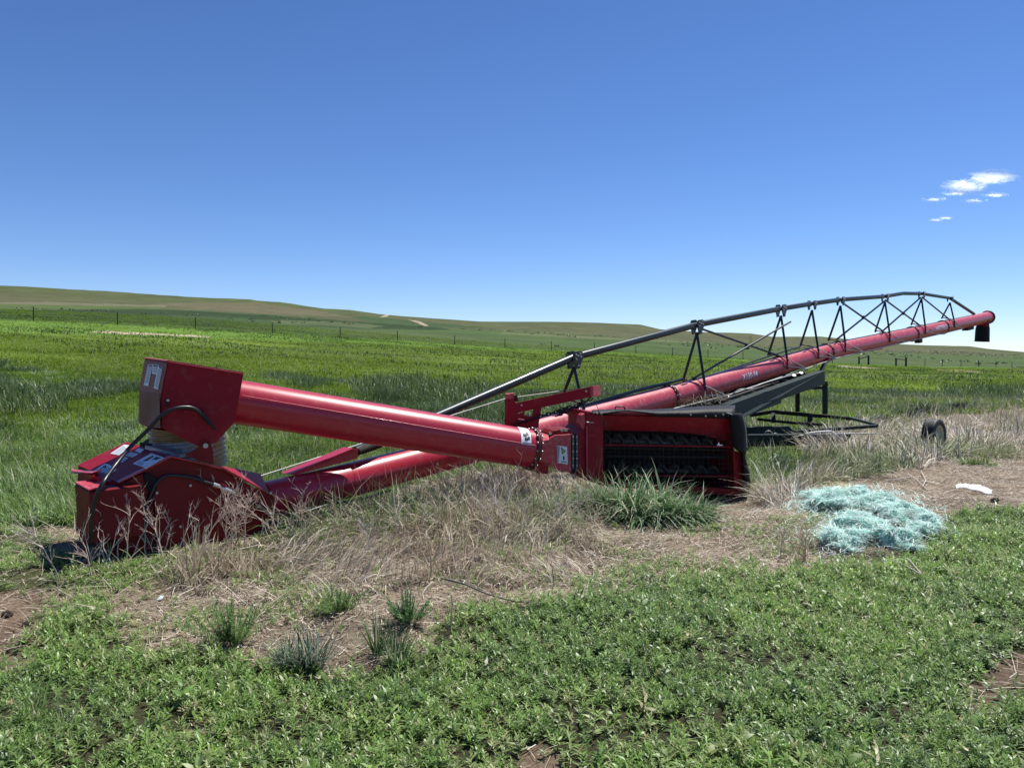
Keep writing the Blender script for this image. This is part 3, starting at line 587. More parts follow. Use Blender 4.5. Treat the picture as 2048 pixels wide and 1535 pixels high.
# rubber flap along the top and down the right
def sheet(rows, m, name, par, th=.008):
    mb = MB(); n = len(rows[0]); mb.add([p for r in rows for p in r], [(i*n+j, i*n+j+1, (i+1)*n+j+1, (i+1)*n+j) for i in range(len(rows)-1) for j in range(n-1)], True)
    o = mb.build(name, M[m], par); s = o.modifiers.new('s', 'SOLIDIFY'); s.thickness = th; return o
xs = np.linspace(1184, 1470, 40)
tpy = np.interp(xs, [1184, 1230, 1260, 1300, 1330, 1360, 1400, 1430, 1470], [821, 819, 819.5, 820, 818, 816.5, 813, 812, 811])
bty = np.interp(xs, [1184, 1206, 1230, 1255, 1290, 1320, 1360, 1400, 1470], [827, 829, 825, 820.5, 826, 833, 832, 834, 837])
rows = [[HP(x, t_, -.22) for x, t_ in zip(xs, tpy)], [HP(x, t_+ (b_-t_)*.3+.3, -.05) for x, t_, b_ in zip(xs, tpy, bty)], [HP(x, t_+(b_-t_)*.55+.5, .03+.01*math.sin(x*.05)) for x, t_, b_ in zip(xs, tpy, bty)], [HP(x, b_+.8, .035+.012*math.sin(x*.06)) for x, b_ in zip(xs, bty)]]
flap = sheet(rows, 'black', 'rubber_flap', hop)
bb = MB()
for x, y in ((1187, 825), (1194, 826), (1202, 826.5), (1381, 829), (1411, 831.5), (1431, 831), (1446, 828.5), (1457, 831.5)): bb.bolt(HP(x, y, .055), HN, .010, .010)
bolts(bb, 'flap_bolt', flap)
ys = np.linspace(826, 990, 26); rows = []
le = np.interp(ys, [826, 860, 895, 905, 990], [1456, 1461, 1466, 1484, 1488]); re = np.interp(ys, [826, 850, 895, 912, 940, 965, 975, 990], [1482, 1492, 1494, 1489, 1497, 1500.5, 1499, 1478])
for f_, o_ in ((0, .05), (.35, .075), (.7, .07), (1, .02)): rows.append([HP(a+(b_-a)*f_, y, o_+.012*math.sin(y*.07)) for a, b_, y in zip(le, re, ys)])
rows.append([HP(b_, y, -.25) for a, b_, y in zip(le, re, ys)])
sheet(rows, 'black', 'rubber_flap', hop)
MB().tube([HP(1454, 825, .09), HP(1466, 829, .09)], .006, 5).build('flap_pin', M['wire'], hop)
MB().tube(crv([HP(1486, 833, .06), HP(1491, 855, .085), HP(1494, 895, .08)]), .004, 5).build('flap_edge_cord', M['wire'], hop)

# ---- winch arm standing over the swing tube end
WP_ = Plane(W(1040, 820, 8.6), V((.12, -.99, 0)))
arm = MB().prism(poly(WP_, [(1028, 806), (1186, 771.5), (1186, 792), (1029, 826)]), V((.06, .13, 0))).build('winch_arm', M['redbox'], aug, .004)
MB().prism(poly(WP_, [(1010, 797), (1029, 796), (1036, 826), (1040, 872), (1009, 868)], .01), V((.0, .18, 0))).build('arm_post', M['redbox'], arm, .004)
MB().prism(poly(WP_, [(1068, 818), (1084, 810), (1077, 850), (1074, 872), (1055, 872), (1062, 835)], .01), V((.0, .15, 0))).build('arm_post', M['redbox'], arm, .004)
MB().prism(poly(WP_, [(1030, 826), (1066, 834), (1064, 842), (1030, 834)], .005), V((0, .06, 0))).build('arm_gusset', M['redbox'], arm)
MB().prism(poly(WP_, [(1040, 826), (1050, 823), (1046, 833), (1040, 833)], .007), V((0, .06, 0))).build('arm_gusset', M['redbox'], arm)
MB().prism(poly(WP_, [(1009, 838), (1078, 842), (1077, 858), (1040, 862), (1009, 866)], .0), V((0, .16, 0))).build('arm_base', M['redbox'], arm, .003)
MB().prism(poly(WP_, [(1180.5, 771.5), (1186, 771), (1187, 792), (1181, 793)], .004), V((.10, .15, 0))).build('arm_end_plate', M['red2'], arm, .002)
MB().prism(poly(WP_, [(1010, 788), (1028, 786), (1029, 797), (1011, 798)], .015), V((0, .16, 0))).build('cable_sheave_box', M['red2'], arm, .004)
MB().tube([WP_(1031, 790, .03), WP_(1034, 802, .03)], .02, 8).build('sheave_pin', M['rust'], arm)
bb = MB()
for x, y in ((1172, 782), (1043, 810)): bb.bolt(WP_(x, y, .006), WP_.n, .012, .01)
bolts(bb, 'arm_bolt', arm)
def chain(pts, name, par, L=.05, r=.007):
    P = crv(pts, 12); mb = MB(); acc = 0; last = P[0]; k = 0
    for p in P[1:]:
        d = (p-last).length
        if d >= L*.8:
            t_ = (p-last).normalized(); a = V((0, 0, 1)) if k % 2 else V((0, 1, .1)); sd = t_.cross(a).normalized(); c = (p+last)/2
            ring = [c+t_*math.cos(q)*d*.62+sd*math.sin(q)*L*.34 for q in np.linspace(0, 2*math.pi, 11)]
            mb.tube(ring, r, 5, caps=False); last = p; k += 1
    return mb.build(name, M['rust'], par)
chain([WP_(1184, 796, -.05), WP_(1165, 806, -.05), WP_(1148, 813, -.03), WP_(1125, 817, -.02), WP_(1110, 824, .02), WP_(1085, 831, .05), WP_(1060, 840, .05), WP_(1020, 852, .05)], 'chain', arm)
chain([WP_(1160, 806, -.05), WP_(1150, 818, -.0), WP_(1130, 822, -.02), WP_(1118, 830, .02)], 'chain', arm)
MB().tube([WP_(1036, 786, -.1), WP_(1120, 781, -.1), WP_(1185, 775, -.1)], .004, 5).build('winch_cable', M['rust'], arm)
MB().tube(crv([WP_(1187, 800, .02), WP_(1194, 812, .05), HP(1200, 825, .08), HP(1212, 848, .07), HP(1222, 868, .04)]), .004, 5).build('winch_cord', M['rust'], arm)
MB().prism(poly(HP, [(1100, 868), (1108, 861), (1128, 857), (1140, 857), (1142, 868)], -.05), BK*.3).build('hinge_casting', M['redrust'], hop, .006)
bb = MB(); bb.bolt(HP(1123, 860, .0), HN, .016, .02); bb.bolt(HP(1131, 859, .0), HN, .02, .02); bb.bolt(HP(1100, 866, .0), HN, .016, .02); bolts(bb, 'casting_bolt', hop)

# ---- hoses
MB().tube(crv([W(183, 1082, 5.66), W(182, 1045, 5.6), W(190, 1000, 5.58), W(206, 965, 5.6), W(232, 928, 5.82), W(262, 892, 5.98), W(295, 860, 6.04), W(320, 833, 6.04), W(345, 818, 6.07), W(370, 814, 6.13), W(388, 817, 6.18), W(402, 827, 6.22), W(412, 839, 6.24)], 8), .016, 10).build('hydraulic_hose', M['hose'], aug)
MB().tube([W(405, 830, 6.22), W(420, 846, 6.25), W(423, 849, 6.26), W(431, 859, 6.27)], [.018, .02, .012, .010], 8).build('hose_coupler', M['rust'], aug)
q = lambda x, y, o=.06: BP(x, y, o)
MB().tube(crv([q(290, 1085), q(290, 1050), q(294, 1010), q(303, 985), q(315, 962), q(334, 951), q(358, 951), q(385, 955), q(408, 963), q(430, 970)], 8), .014, 10).build('hydraulic_hose', M['hose'], aug)
MB().tube([q(426, 968), q(437, 972), q(440, 973), q(450, 978), q(470, 986)], [.018, .020, .014, .02, .012], 8).build('hose_coupler', M['steel'], aug)
MB().tube(crv([q(466, 985), q(495, 1000), q(520, 1013), q(545, 1028, .1), W(600, 1026, 6.75), W(660, 1008, 7.0), W(720, 998, 7.4), W(780, 980, 8.0)], 8), .014, 10).build('hydraulic_hose', M['hose'], aug)
MB().prism(poly(BP, [(440, 964), (450, 968), (449, 972), (439, 969)], .03), BP.n*.05).build('hose_clamp', M['red'], aug)
MB().tube([W(672, 1012, 6.9), W(700, 1028, 6.8)], .006, 5).build('hose_end', M['hose'], aug)

# ---- undercarriage lying folded under the tube
un = empty('undercarriage', (3.9, 12.8, 0)); un.parent = aug; un.matrix_parent_inverse = Matrix.Translation(-world_loc(aug)); un['label'] = 'dark green folded undercarriage frame'
def ubeam(p, q_, w, h, m='beam', name='frame_beam'): return MB().beam(p, q_, w, h).build(name, M[m], un, .006)
uu = (W(1640, 757, 14.3)-W(1462, 825, 11.6)).normalized()
a = [W(1448, 812.5, 11.5), W(1650, 741, 14.6), W(1650, 768, 14.6), W(1564, 798, 13.1), W(1562, 806, 13.05), W(1494, 832, 12.0), W(1448, 848, 11.5)]
MB().prism(a, V((-.10, .14, 0))).build('frame_beam', M['beam'], un, .006)
MB().prism([p+V((-.55, .45, .0)) for p in a[:3]]+[a[6]+V((-.55, .45, 0))], V((-.08, .1, 0))).build('frame_beam', M['rust'], un, .006)
for k in range(9):
    f_ = .05+k*.11; p = a[0].lerp(a[1], f_)+V((-.1, .1, -.05)); MB().beam(p, p+V((-.5, .4, .03)), .07, .05).build('cross_member', M['rust'], un)
bb = MB()
for x, y in ((1457, 794), (1475, 793), (1588, 752), (1602, 747)): bb.bolt(W(x, y, 12.6), (0, -.5, 1), .03, .02)
bolts(bb, 'track_bolt', un)
ubeam(W(1440, 803, 12.0), W(1606, 747, 14.9), .07, .05, 'rust', 'lift_track')
p_ = lambda x, y, d: W(x, y, d)
ubeam(p_(1595, 782, 15.2), p_(1595, 823, 15.2), .07, .07, 'rust', 'frame_post'); ubeam(p_(1650, 762, 14.9), p_(1650, 828, 14.9), .08, .08, 'beam', 'frame_post')
ubeam(p_(1618, 776, 15.4), p_(1648, 775, 14.9), .05, .05, 'rust', 'frame_rung')
ubeam(p_(1500, 830, 14.9), p_(1545, 823, 14.9), .06, .07, 'rust'); ubeam(p_(1543, 823, 14.9), p_(1644, 832, 14.6), .06, .07, 'rust'); ubeam(p_(1642, 831, 14.6), p_(1702, 837, 13.9), .06, .06, 'rust'); ubeam(p_(1698, 835, 13.9), p_(1755, 850, 12.9), .05, .04, 'beam')
ubeam(p_(1515, 838, 14.2), p_(1581, 845, 14.2), .05, .05, 'rust'); ubeam(p_(1581, 845, 14.2), p_(1646, 849, 13.8), .05, .05, 'rust')
ubeam(p_(1547, 823, 14.6), p_(1547, 842, 14.3), .07, .07, 'rust', 'frame_post'); ubeam(p_(1620, 832, 14.4), p_(1620, 850, 14.1), .09, .09, 'rust', 'frame_post')
MB().prism([W(1490, 854.5, 12.6), W(1578, 851.5, 12.8), W(1586, 861, 12.8), W(1586, 868, 12.8), W(1490, 868, 12.6)], V((.0, .10, 0))).build('frame_beam', M['beam'], un, .006)
ubeam(p_(1586, 863.5, 12.8), p_(1754, 851.5, 12.7), .07, .05, 'beam')
MB().prism([W(1480, 869, 12.0), W(1703, 868, 12.1), W(1694, 886, 12.1), W(1560, 892, 12.0), W(1480, 893, 12.0)], V((.0, .10, 0))).build('frame_beam', M['beam'], un, .006)
MB().tube(crv([W(1612, 867, 12.0), W(1635, 864, 12.0), W(1658, 862.5, 12.0), W(1664, 864, 12.0), W(1672, 870, 11.95), W(1692, 887, 11.9)], 6), .018, 10).build('bent_pipe', M['white'], un)
MB().tube([W(1660, 866.5, 12.15), W(1764, 867, 12.7)], .010, 6).build('axle_rod', M['wire'], un)
for cx, cy, rx in ((1537, 864, 8), (1550, 866, 5)):
    MB().tube([W(cx+rx*math.cos(q_), cy+5-rx*abs(math.sin(q_)), 12.0) for q_ in np.linspace(0, math.pi, 10)], .006, 5).build('wire_loop', M['wire'], un)

# ---- lettering on the tube
def tube_text(txt, px0, px1, hgt, ang0, name, shear=.25, m='decal', outline='ink'):
    cu = bpy.data.curves.new(name, 'FONT'); cu.body = txt; cu.shear = shear; cu.offset = .006; cu.resolution_u = 3
    ob = bpy.data.objects.new(name, cu); S.collection.objects.link(ob); dg = bpy.context.evaluated_depsgraph_get(); me = bpy.data.meshes.new_from_object(ob.evaluated_get(dg)); bpy.data.objects.remove(ob)
    a, c = T(px0), T(px1); ax = (c-a).normalized(); L = (c-a).length; u = V((0, 0, 1)); u = (u-ax*u.dot(ax)).normalized(); w = u.cross(ax); w = w if w.y < 0 else -w
    import bmesh
    bm = bmesh.new(); bm.from_mesh(me)
    for yy in np.linspace(.05, .75, 8): bmesh.ops.bisect_plane(bm, geom=bm.verts[:]+bm.edges[:]+bm.faces[:], plane_co=(0, yy, 0), plane_no=(0, 1, 0))
    bm.to_mesh(me); bm.free()
    xs_ = [v.co.x for v in me.vertices]; x0, x1 = min(xs_), max(xs_)
    for v in me.vertices:
        s = (v.co.x-x0)/(x1-x0)*L; g = ang0+(v.co.y)*hgt/.72/TR
        v.co = a+ax*s+(w*math.cos(g)+u*math.sin(g))*(TR+.004)
    me.materials.clear(); return link(name, me, M[m], mt2)
tube_text('X130-94', 1466, 1497, .105, R_(-8), 'lettering')
tube_text('WESTFIELD', 1858, 1881, .12, R_(-8), 'lettering')

# ------------------------------------------------------------------ wheel in the dead grass
wl = empty('wheel', W(1870, 862, 12.6), label='black ribbed tyre on a cream rim standing half sunk in dead grass', cat='wheel')
wc = W(1868, 869, 12.6); wax = V((.64, -.77, .03)).normalized(); hw = .105
prof = [(.155, -hw*.85), (.20, -hw), (.235, -hw*.98), (.258, -hw*.82), (.262, -hw*.6)]
for g in (-.45, -.15, .15, .45): prof += [(.262, hw*(g-.035)), (.2595, hw*(g-.03)), (.2595, hw*(g+.03)), (.262, hw*(g+.035))]
prof += [(.262, hw*.6), (.258, hw*.82), (.235, hw*.98), (.20, hw), (.155, hw*.85), (.145, 0), (.155, -hw*.85)]
MB().lathe(prof, wc, wax, 48).build('tyre', M['tyre'], wl)
rm = MB().lathe([(.160, hw*.86), (.150, hw*.90), (.146, hw*.5), (.135, hw*.2), (.06, hw*.35), (.055, hw*.6), (.0, hw*.62)], wc, wax, 32); rm.lathe([(.160, -hw*.86), (.150, -hw*.90), (.135, -hw*.2), (.0, -hw*.2)], wc, wax, 32)
rmo = rm.build('rim', M['rim'], wl)
bb = MB(); u = V((0, 0, 1)); u = (u-wax*u.dot(wax)).normalized(); w = wax.cross(u)
for k in range(5): q_ = 2*math.pi*k/5; bb.bolt(wc+wax*hw*.28+(u*math.cos(q_)+w*math.sin(q_))*.09, wax, .012, .02)
bolts(bb, 'wheel_nut', rmo)
MB().tube([wc-wax*.1, wc-wax*.22+V((0, 0, -.06))], .03, 8).build('axle_stub', M['rust'], wl)

# ------------------------------------------------------------------ fence, gates, far tree
fe = empty('wire_fence', W(545, 666, 86), label='thin wire fence on dark posts crossing the pasture below the hills', cat='fence')
FPX = [-330, -110, 67, 235, 391, 545, 680, 795, 909, 1010, 1103, 1189, 1272, 1345, 1416, 1486, 1553, 1615, 1665]; FR2 = [1850, 1885, 1922, 1957, 1992, 2024, 2060, 2100]
def fpt(px):
    d = float(gt(px, FNX, FND)); x = (px-CX)/F*d; return V((x, d, gz(x, d)))
posts = []
for px in FPX+[None]+FR2:
    if px is None: posts.append(None); continue
    p = fpt(px); h = 1.22+.1*random.random(); lean = V((random.uniform(-.04, .04), 0, 0)); r = .055
    MB().tube([p-V((0, 0, .2)), p+V((0, 0, h))+lean], [r, r*.8], 7).build('fence_post', M['post'], fe); posts.append(p)
for zz in (.35, .65, .92, 1.15):
    for a, c in zip(posts, posts[1:]):
        if a is None or c is None: continue
    mb = MB()
    run = []
    for p in posts+[None]:
        if p is None:
            if len(run) > 1: mb.tube(run, .003, 3, caps=False)
            run = []
        else: run.append(p+V((0, 0, zz)))
    mb.build('fence_wire', M['post'], fe)
def brace(x0, x1, ytop0, ytop1, slant, label, d=122):
    p0 = V(((x0-CX)/F*d, d, gz((x0-CX)/F*d, d))); p1 = V(((x1-CX)/F*(d-2), d-2, gz((x1-CX)/F*(d-2), d-2)))
    g_ = empty('corner_brace', p0, label=label, cat='fence brace', group='timber braces beside the track')
    MB().tube([p0, p0+V((0, 0, 1.25))], .13, 8).build('post', M['post'], g_); MB().tube([p1, p1+V((0, 0, 1.45))], .15, 8).build('post', M['post'], g_)
    MB().tube([p0+V((0, 0, slant[0])), p1+V((0, 0, slant[1]))], .09, 8).build('rail', M['wood'], g_)
brace(1718, 1737, 0, 0, (.85, 1.35), 'short timber fence brace with a pale slanting rail, nearer the auger')
brace(1792, 1812, 0, 0, (1.15, 1.1), 'dark square timber fence brace with a level top rail, right of the slanting one')
# ------------------------------------------------------------------ vegetation
def blades(P, L, Wd, az, el, curve, col, prof=(1, .9, .6, 0), twist=0, tipcol=None):
    n = len(P); ns = len(prof)-1
    L, Wd, az, el, curve = [np.broadcast_to(np.asarray(q, float), (n,)) for q in (L, Wd, az, el, curve)]
    d0 = np.stack([np.cos(el)*np.cos(az), np.cos(el)*np.sin(az), np.sin(el)], 1); h = np.stack([np.cos(az), np.sin(az), 0*az], 1)
    ta = az+np.pi/2+twist*rng.normal(size=n); sd = np.stack([np.cos(ta), np.sin(ta), .25*rng.normal(size=n)], 1)
    vs = []; cs = []
    for k in range(ns+1):
        t = k/ns; c = P + d0*(L*t)[:, None] + h*(L*curve*.45*t*t)[:, None] - np.array([0, 0, 1])*(L*curve*t*t)[:, None]
        cc = col if tipcol is None else col*(1-t)+tipcol*t
        if prof[k] > 0: o = sd*(Wd*prof[k]*.5)[:, None]; vs += [c-o, c+o]; cs += [cc, cc]
        else: vs.append(c); cs.append(cc)
    m = len(vs); co = np.stack(vs, 1).reshape(-1, 3); cl = np.stack(cs, 1).reshape(-1, 3); base = (np.arange(n)*m)[:, None]
    lp = []
    for k in range(ns-1): lp.append(base+np.array([2*k, 2*k+1, 2*k+3, 2*k+2]))
    k = ns-1; last = np.array([2*k, 2*k+1, 2*k+2]) if prof[-1] == 0 else np.array([2*k, 2*k+1, 2*k+3, 2*k+2]); lp.append(base+last)
    loops = np.concatenate(lp, 1).ravel(); counts = np.tile([4]*(ns-1)+[len(last)], n); return co, loops, counts, cl
def join(parts):
    co = []; lo = []; ct = []; cl = []; b = 0
    for c, l, k, q in parts: co.append(c); lo.append(l+b); ct.append(k); cl.append(q); b += len(c)
    return np.concatenate(co), np.concatenate(lo), np.concatenate(ct), np.concatenate(cl)
def veg(name, parts, m, label=None, cat=None, group=None, kind='stuff', loc=None):
    co, lo, ct, cl = join(parts)
    if loc is not None: co = co-np.array(loc)
    o = link(name, fastmesh(name, co, lo, ct, np.clip(cl, 0, 1)), M[m]); 
    if loc is not None: o.location = loc
    return setp(o, label, cat, group, kind)
def pick(n, palette, jit_=.18):
    pal = np.array(palette); c = pal[rng.integers(0, len(pal), n)]; w = rng.random((n, 1)); c2 = pal[rng.integers(0, len(pal), n)]
    return np.clip((c*w+c2*(1-w))*(1+jit_*rng.normal(size=(n, 1))), .003, 1)
def scatter(d0, d1, dens, um=.80, dfall=None):
    area = um*(d1*d1-d0*d0); n = int(area*dens); d = np.sqrt(rng.random(n)*(d1*d1-d0*d0)+d0*d0); u = rng.random(n)*2-1; ex = 1.3 if d1 < 17 else 0; n2 = int(n*ex*(d1-d0)/(um*(d1*d1-d0*d0)/1.0)) if ex else 0
    if n2: d = np.concatenate([d, rng.random(n2)*(d1-d0)+d0]); u = np.concatenate([u*um*d[:n], 0*np.zeros(n2)]); q = rng.random(n2)*2-1; u[n:] = np.sign(q)*(um*d[n:]+np.abs(q)*ex); return u, d
    return u*um*d, d
def xyz(x, y, dz=0): return np.stack([x, y, terrain(x, y)+dz], 1)
# height available under the machine
segs = []
def seg(a, c, r): segs.append((np.array(a), np.array(c), r))
seg(T(535), T(700), .20); seg(T(700), T(1000), .2); seg(T(1000), T(1350), .2); seg(sa, sb, .2)
def headroom(x, y, r=.2):
    lim = np.full(len(x), 9.0)
    for a, c, rr_ in segs:
        ab = c[:2]-a[:2]; t = np.clip(((x-a[0])*ab[0]+(y-a[1])*ab[1])/(ab@ab), 0, 1); dx = x-(a[0]+t*ab[0]); dy = y-(a[1]+t*ab[1])
        z = a[2]+t*(c[2]-a[2])-rr_; m = dx*dx+dy*dy < (rr_+.04)**2; lim = np.where(m, np.minimum(lim, np.maximum(z, 0.02)), lim)
    return lim
def footprint(x, y):     # inside boot, hopper, wheel
    bad = np.zeros(len(x), bool)
    for o, pts in ((None, [BP(165, 1100, .12), BP(540, 1050, .05), BP(540, 1050)+bback, BP(165, 1100)+bback]), (None, [HP(1075, 950, .02), HP(1500, 985, .05), HP(1500, 985, .05)+BK*.75, HP(1075, 950)+BK*.6])):
        bad |= pip(x, y, [(p.x, p.y) for p in pts])
    bad |= (x-wc.x)**2+(y-wc.y)**2 < .22**2
    return bad
G1 = [(.085, .165, .035), (.12, .21, .050), (.16, .26, .075), (.065, .13, .040), (.13, .22, .075)]      # leafy weeds
G2 = [(.080, .145, .024), (.11, .185, .032), (.050, .095, .020), (.17, .23, .08)]      # grass
G3 = [(.115, .195, .028), (.14, .21, .035), (.095, .165, .026)]      # field
STRAW = [(.58, .49, .37), (.45, .37, .27), (.33, .27, .19), (.72, .65, .53), (.22, .17, .125)]
GREY = [(.46, .40, .31), (.34, .29, .23), (.56, .49, .39), (.22, .18, .13)]
G1 = (np.array(G1)*[1.6, 1.42, 1.4]).tolist(); G2 = (np.array(G2)*1.25).tolist(); G3 = (np.array(G3)*[1.06, 1.06, .55]).tolist()
LEAF = (.35, 1, .8, 0)

def rosettes(x, y, size, nl=13, pal=G1, tall=.10):
    n = len(x); out = []; size = size*np.ones(n); base = xyz(x, y); pc = pick(n, pal, .18); wf = rng.choice([.75, 1, 1, 1.5], n); pale = rng.random((n, 1)) < .03; pc = np.where(pale, np.array([.42, .40, .20]), pc)
    h = size*tall/.06*rng.uniform(.5, 1.2, n)
    for k in range(nl):
        f = k/nl; az = k*2.39996+rng.random(n)*6.28*.15+(x*131 % 6.28); el = np.radians(8+62*f+rng.normal(size=n)*9)
        P = base+np.array([0, 0, 1])*(h*(.15+.85*f))[:, None]
        L = size*(1.15-.55*f)*rng.uniform(.75, 1.2, n); col = pc*(0.82+.35*f)*(1+.1*rng.normal(size=(n, 1)))
        out.append(blades(P, L, L*rng.uniform(.13, .25, n)*wf, az, el, rng.uniform(.1, .4, n), col, LEAF))
    return out
# foreground weeds
x, y = scatter(2.2, 7.6, 1500, .86); c = cover(x, y, 1); px, py = topx(x, y)
cl_ = fbm(x, y, .35, 41, 3); keep = c['weed'] & ((cl_ > .37) | (rng.random(len(x)) < .35)) & (fbm(x, y, .12, 45) > .25) | (c['weed2'] & (cl_ > .44)) | (c['under'] & (rng.random(len(x)) < .3))
lit_ = ~(c['weed'] | c['weed2'] | c['lush'] | c['bare']); keep |= lit_ & (((fbm(x, y, .5, 47) > .54) & (rng.random(len(x)) < .45)) | (rng.random(len(x)) < .035))
keep &= ~footprint(x, y); x, y, cl_, c_w = x[keep], y[keep], cl_[keep], c['weed'][keep]
size = (.017+.022*fbm(x, y, .8, 43)+.014*rng.random(len(x))**2)*(1+.5*np.clip(cl_-.5, 0, 1))*np.where(rng.random(len(x)) < .04, 1.7, 1); size = np.where(c_w, size, size*.75)
pt = fbm(x, y, 1.6, 51)
veg('low_weeds', rosettes(x[pt < .5], y[pt < .5], size[pt < .5], pal=G1)+rosettes(x[pt >= .5], y[pt >= .5], size[pt >= .5], nl=12, pal=[(.18, .31, .06), (.24, .36, .09), (.13, .24, .05), (.30, .36, .14)]), 'leaf', 'dense carpet of low leafy green weeds covering the foreground', 'ground weeds')
# weeds further right and back
x, y = scatter(7.6, 12, 260, .86); c = cover(x, y); keep = (c['weed'] | (c['weed2'])) & (fbm(x, y, .4, 41) > .38); x, y = x[keep], y[keep]
if len(x): veg('low_weeds', rosettes(x, y, .06+0*x, nl=9), 'leaf', 'low leafy green weeds further back beside the bare strip', 'ground weeds')

# straw litter on the bare strip
parts = []
x, y = scatter(2.3, 12.5, 2700, .84); c = cover(x, y); lit_ = ~(c['weed'] | c['lush']) | c['bare']; keep = lit_ & (rng.random(len(x)) < np.where(c['bare'], .22, np.where(c['weed2'], .3, .95))*np.where(fbm(x, y, .45, 61) > .42, 1, .35)); x, y = x[keep], y[keep]; n = len(x)
parts.append(blades(xyz(x, y, .004+.02*rng.random(n)), rng.gamma(2, .018, n)+.012, rng.uniform(.0022, .0055, n), rng.random(n)*6.28, rng.normal(0, .22, n), rng.uniform(-.1, .2, n), pick(n, STRAW+[(.12, .075, .045), (.16, .10, .06)]), (1, 1, .8), 0))
x, y = scatter(3.0, 12.5, 260, .84); c = cover(x, y); keep = ~(c['weed'] | c['lush']) & (rng.random(len(x)) < .75) & (fbm(x, y, .8, 63) > .4); x, y = x[keep], y[keep]; n = len(x)
parts.append(blades(xyz(x, y, .01), rng.uniform(.08, .30, n), rng.uniform(.002, .0045, n), rng.normal(.3, 1.1, n)+np.pi*(rng.random(n) < .5), np.abs(rng.normal(.08, .18, n)), rng.uniform(0, .2, n), pick(n, STRAW), (1, 1, .9, .5), .5))
veg('straw_litter', parts, 'straw', 'pale broken straw and chaff scattered over the bare soil strip', 'straw litter')

# standing and lodged dead grass
parts = []
x, y = scatter(4.4, 16, 1050, .86); c = cover(x, y); cl_ = fbm(x, y, .35, 71, 3); keep = c['dead'] & (cl_ > .38) & ~footprint(x, y) & (rng.random(len(x)) < np.clip(14/y-.4, .35, 1)); x, y = x[keep], y[keep]; n = len(x)
px, py = topx(x, y); right = px > 1450; hr = headroom(x, y)
gmix = (right & (fbm(x, y, 1.3, 88, 2) > .62))[:, None]; irr = .45+1.1*fbm(x, y, .9, 89, 2)
az = fbm(x, y, .8, 73)*9+rng.normal(0, .5, n)+np.where(right, 2.2, 0); L = irr*np.minimum(rng.uniform(.14, .46, n)*np.where(right, 1.4, .9), hr*1.2+.03); wd = rng.uniform(.003, .010, n)*np.clip(y/7, 1, 2)
parts.append(blades(xyz(x, y), L, wd, az, np.clip(rng.normal(np.where(fbm(x, y, 1.1, 75) > .5, .75, 1.15), .3, n), .1, 1.5), rng.uniform(.1, .75, n), np.where(right[:, None], pick(n, [(.64, .57, .45), (.80, .74, .62), (.46, .39, .29), (.24, .19, .13)], .2), pick(n, STRAW, .2))*np.where(gmix, 0, 1)+gmix*pick(n, [(.13, .20, .06), (.20, .27, .11), (.42, .38, .26)], .2), (1, .9, .6, 0), .6))
BANDP = [(560, 1040), (760, 1000), (900, 985), (1000, 985), (1200, 990), (1235, 1040), (1180, 1085), (980, 1090), (860, 1075), (700, 1085), (560, 1090)]
BOOTP = [(60, 1130), (150, 1100), (240, 1118), (400, 1108), (560, 1075), (600, 1110), (420, 1150), (200, 1150)]
x, y = scatter(5.2, 9.5, 1050, .7); px, py = topx(x, y); jx, jy = jit(x, y, .5); b1 = pip(px+jx, py+jy, BANDP); b2 = pip(px+jx, py+jy, BOOTP); keep = ((b1 & (fbm(x, y, .3, 77) > .40)) | (b2 & (rng.random(len(x)) < .22))) & ~footprint(x, y); x, y, b1 = x[keep], y[keep], b1[keep]; n = len(x); gr = rng.random((n, 1)) < .55*(fbm(x, y, .5, 78) > .47)[:, None]
parts.append(blades(xyz(x, y), np.minimum(np.where(b1, rng.uniform(.22, .70, n)*(.6+.8*fbm(x, y, .5, 79)), rng.uniform(.08, .30, n)), headroom(x, y)*1.1+.02), rng.uniform(.004, .010, n), rng.random(n)*6.28, rng.normal(1.05, .35, n), rng.uniform(.1, .9, n), np.where(gr, pick(n, [(.12, .20, .06), (.20, .28, .11)]), pick(n, [(.52, .45, .34), (.68, .60, .46), (.30, .24, .17), (.14, .11, .07), (.44, .37, .26)], .25)), (1, .9, .6, 0), .6))
veg('dead_grass', parts, 'straw', 'tangled bleached dead grass along the auger and around the wheel', 'dead grass')

# lush grass behind and beside the auger
parts = []
BG0 = [(.055, .10, .030), (.075, .13, .040), (.13, .18, .09), (.035, .07, .022)]
def grass(d0, d1, dens, L, wd, pal, um=.84, seed=81, thr=None, cv=(.15, .7), el=(1.25, .25), prof=(1, .9, .6, 0)):
    x, y = scatter(d0, d1, dens, um); c = cover(x, y); keep = c['lush'] & ~footprint(x, y); keep &= rng.random(len(x)) > .0
    if thr is not None: keep &= fbm(x, y, thr[0], seed) > thr[1]
    px, py = topx(x, y)
    x, y, px, py = x[keep], y[keep], px[keep], py[keep]; n = len(x); hr = headroom(x, y); bigp = fbm(x, y, 2.2, 83, 3); hh = .45+1.5*np.clip(bigp-.3, 0, 1)
    # trampled, shorter patch to the left in front
    az = fbm(x, y, 1.4, 85)*10+rng.normal(0, .9, n)
    tint = (.80+.5*np.clip(fbm(x, y, 3.5, 87), 0, 1))[:, None]
    return blades(xyz(x, y), np.minimum(L[0]+(L[1]-L[0])*rng.random(n), hr*1.1+.02)*hh, rng.uniform(*wd, n), az, np.clip(rng.normal(*el, n), .3, 1.57), rng.uniform(*cv, n), pick(n, pal, .16)*tint, prof, .4)
parts.append(grass(5.2, 9.5, 1700, (.16, .42), (.005, .011), G2, cv=(.15, 1.1)))
parts.append(grass(9.5, 15, 950, (.14, .42), (.008, .015), G2, cv=(.15, 1.1)))
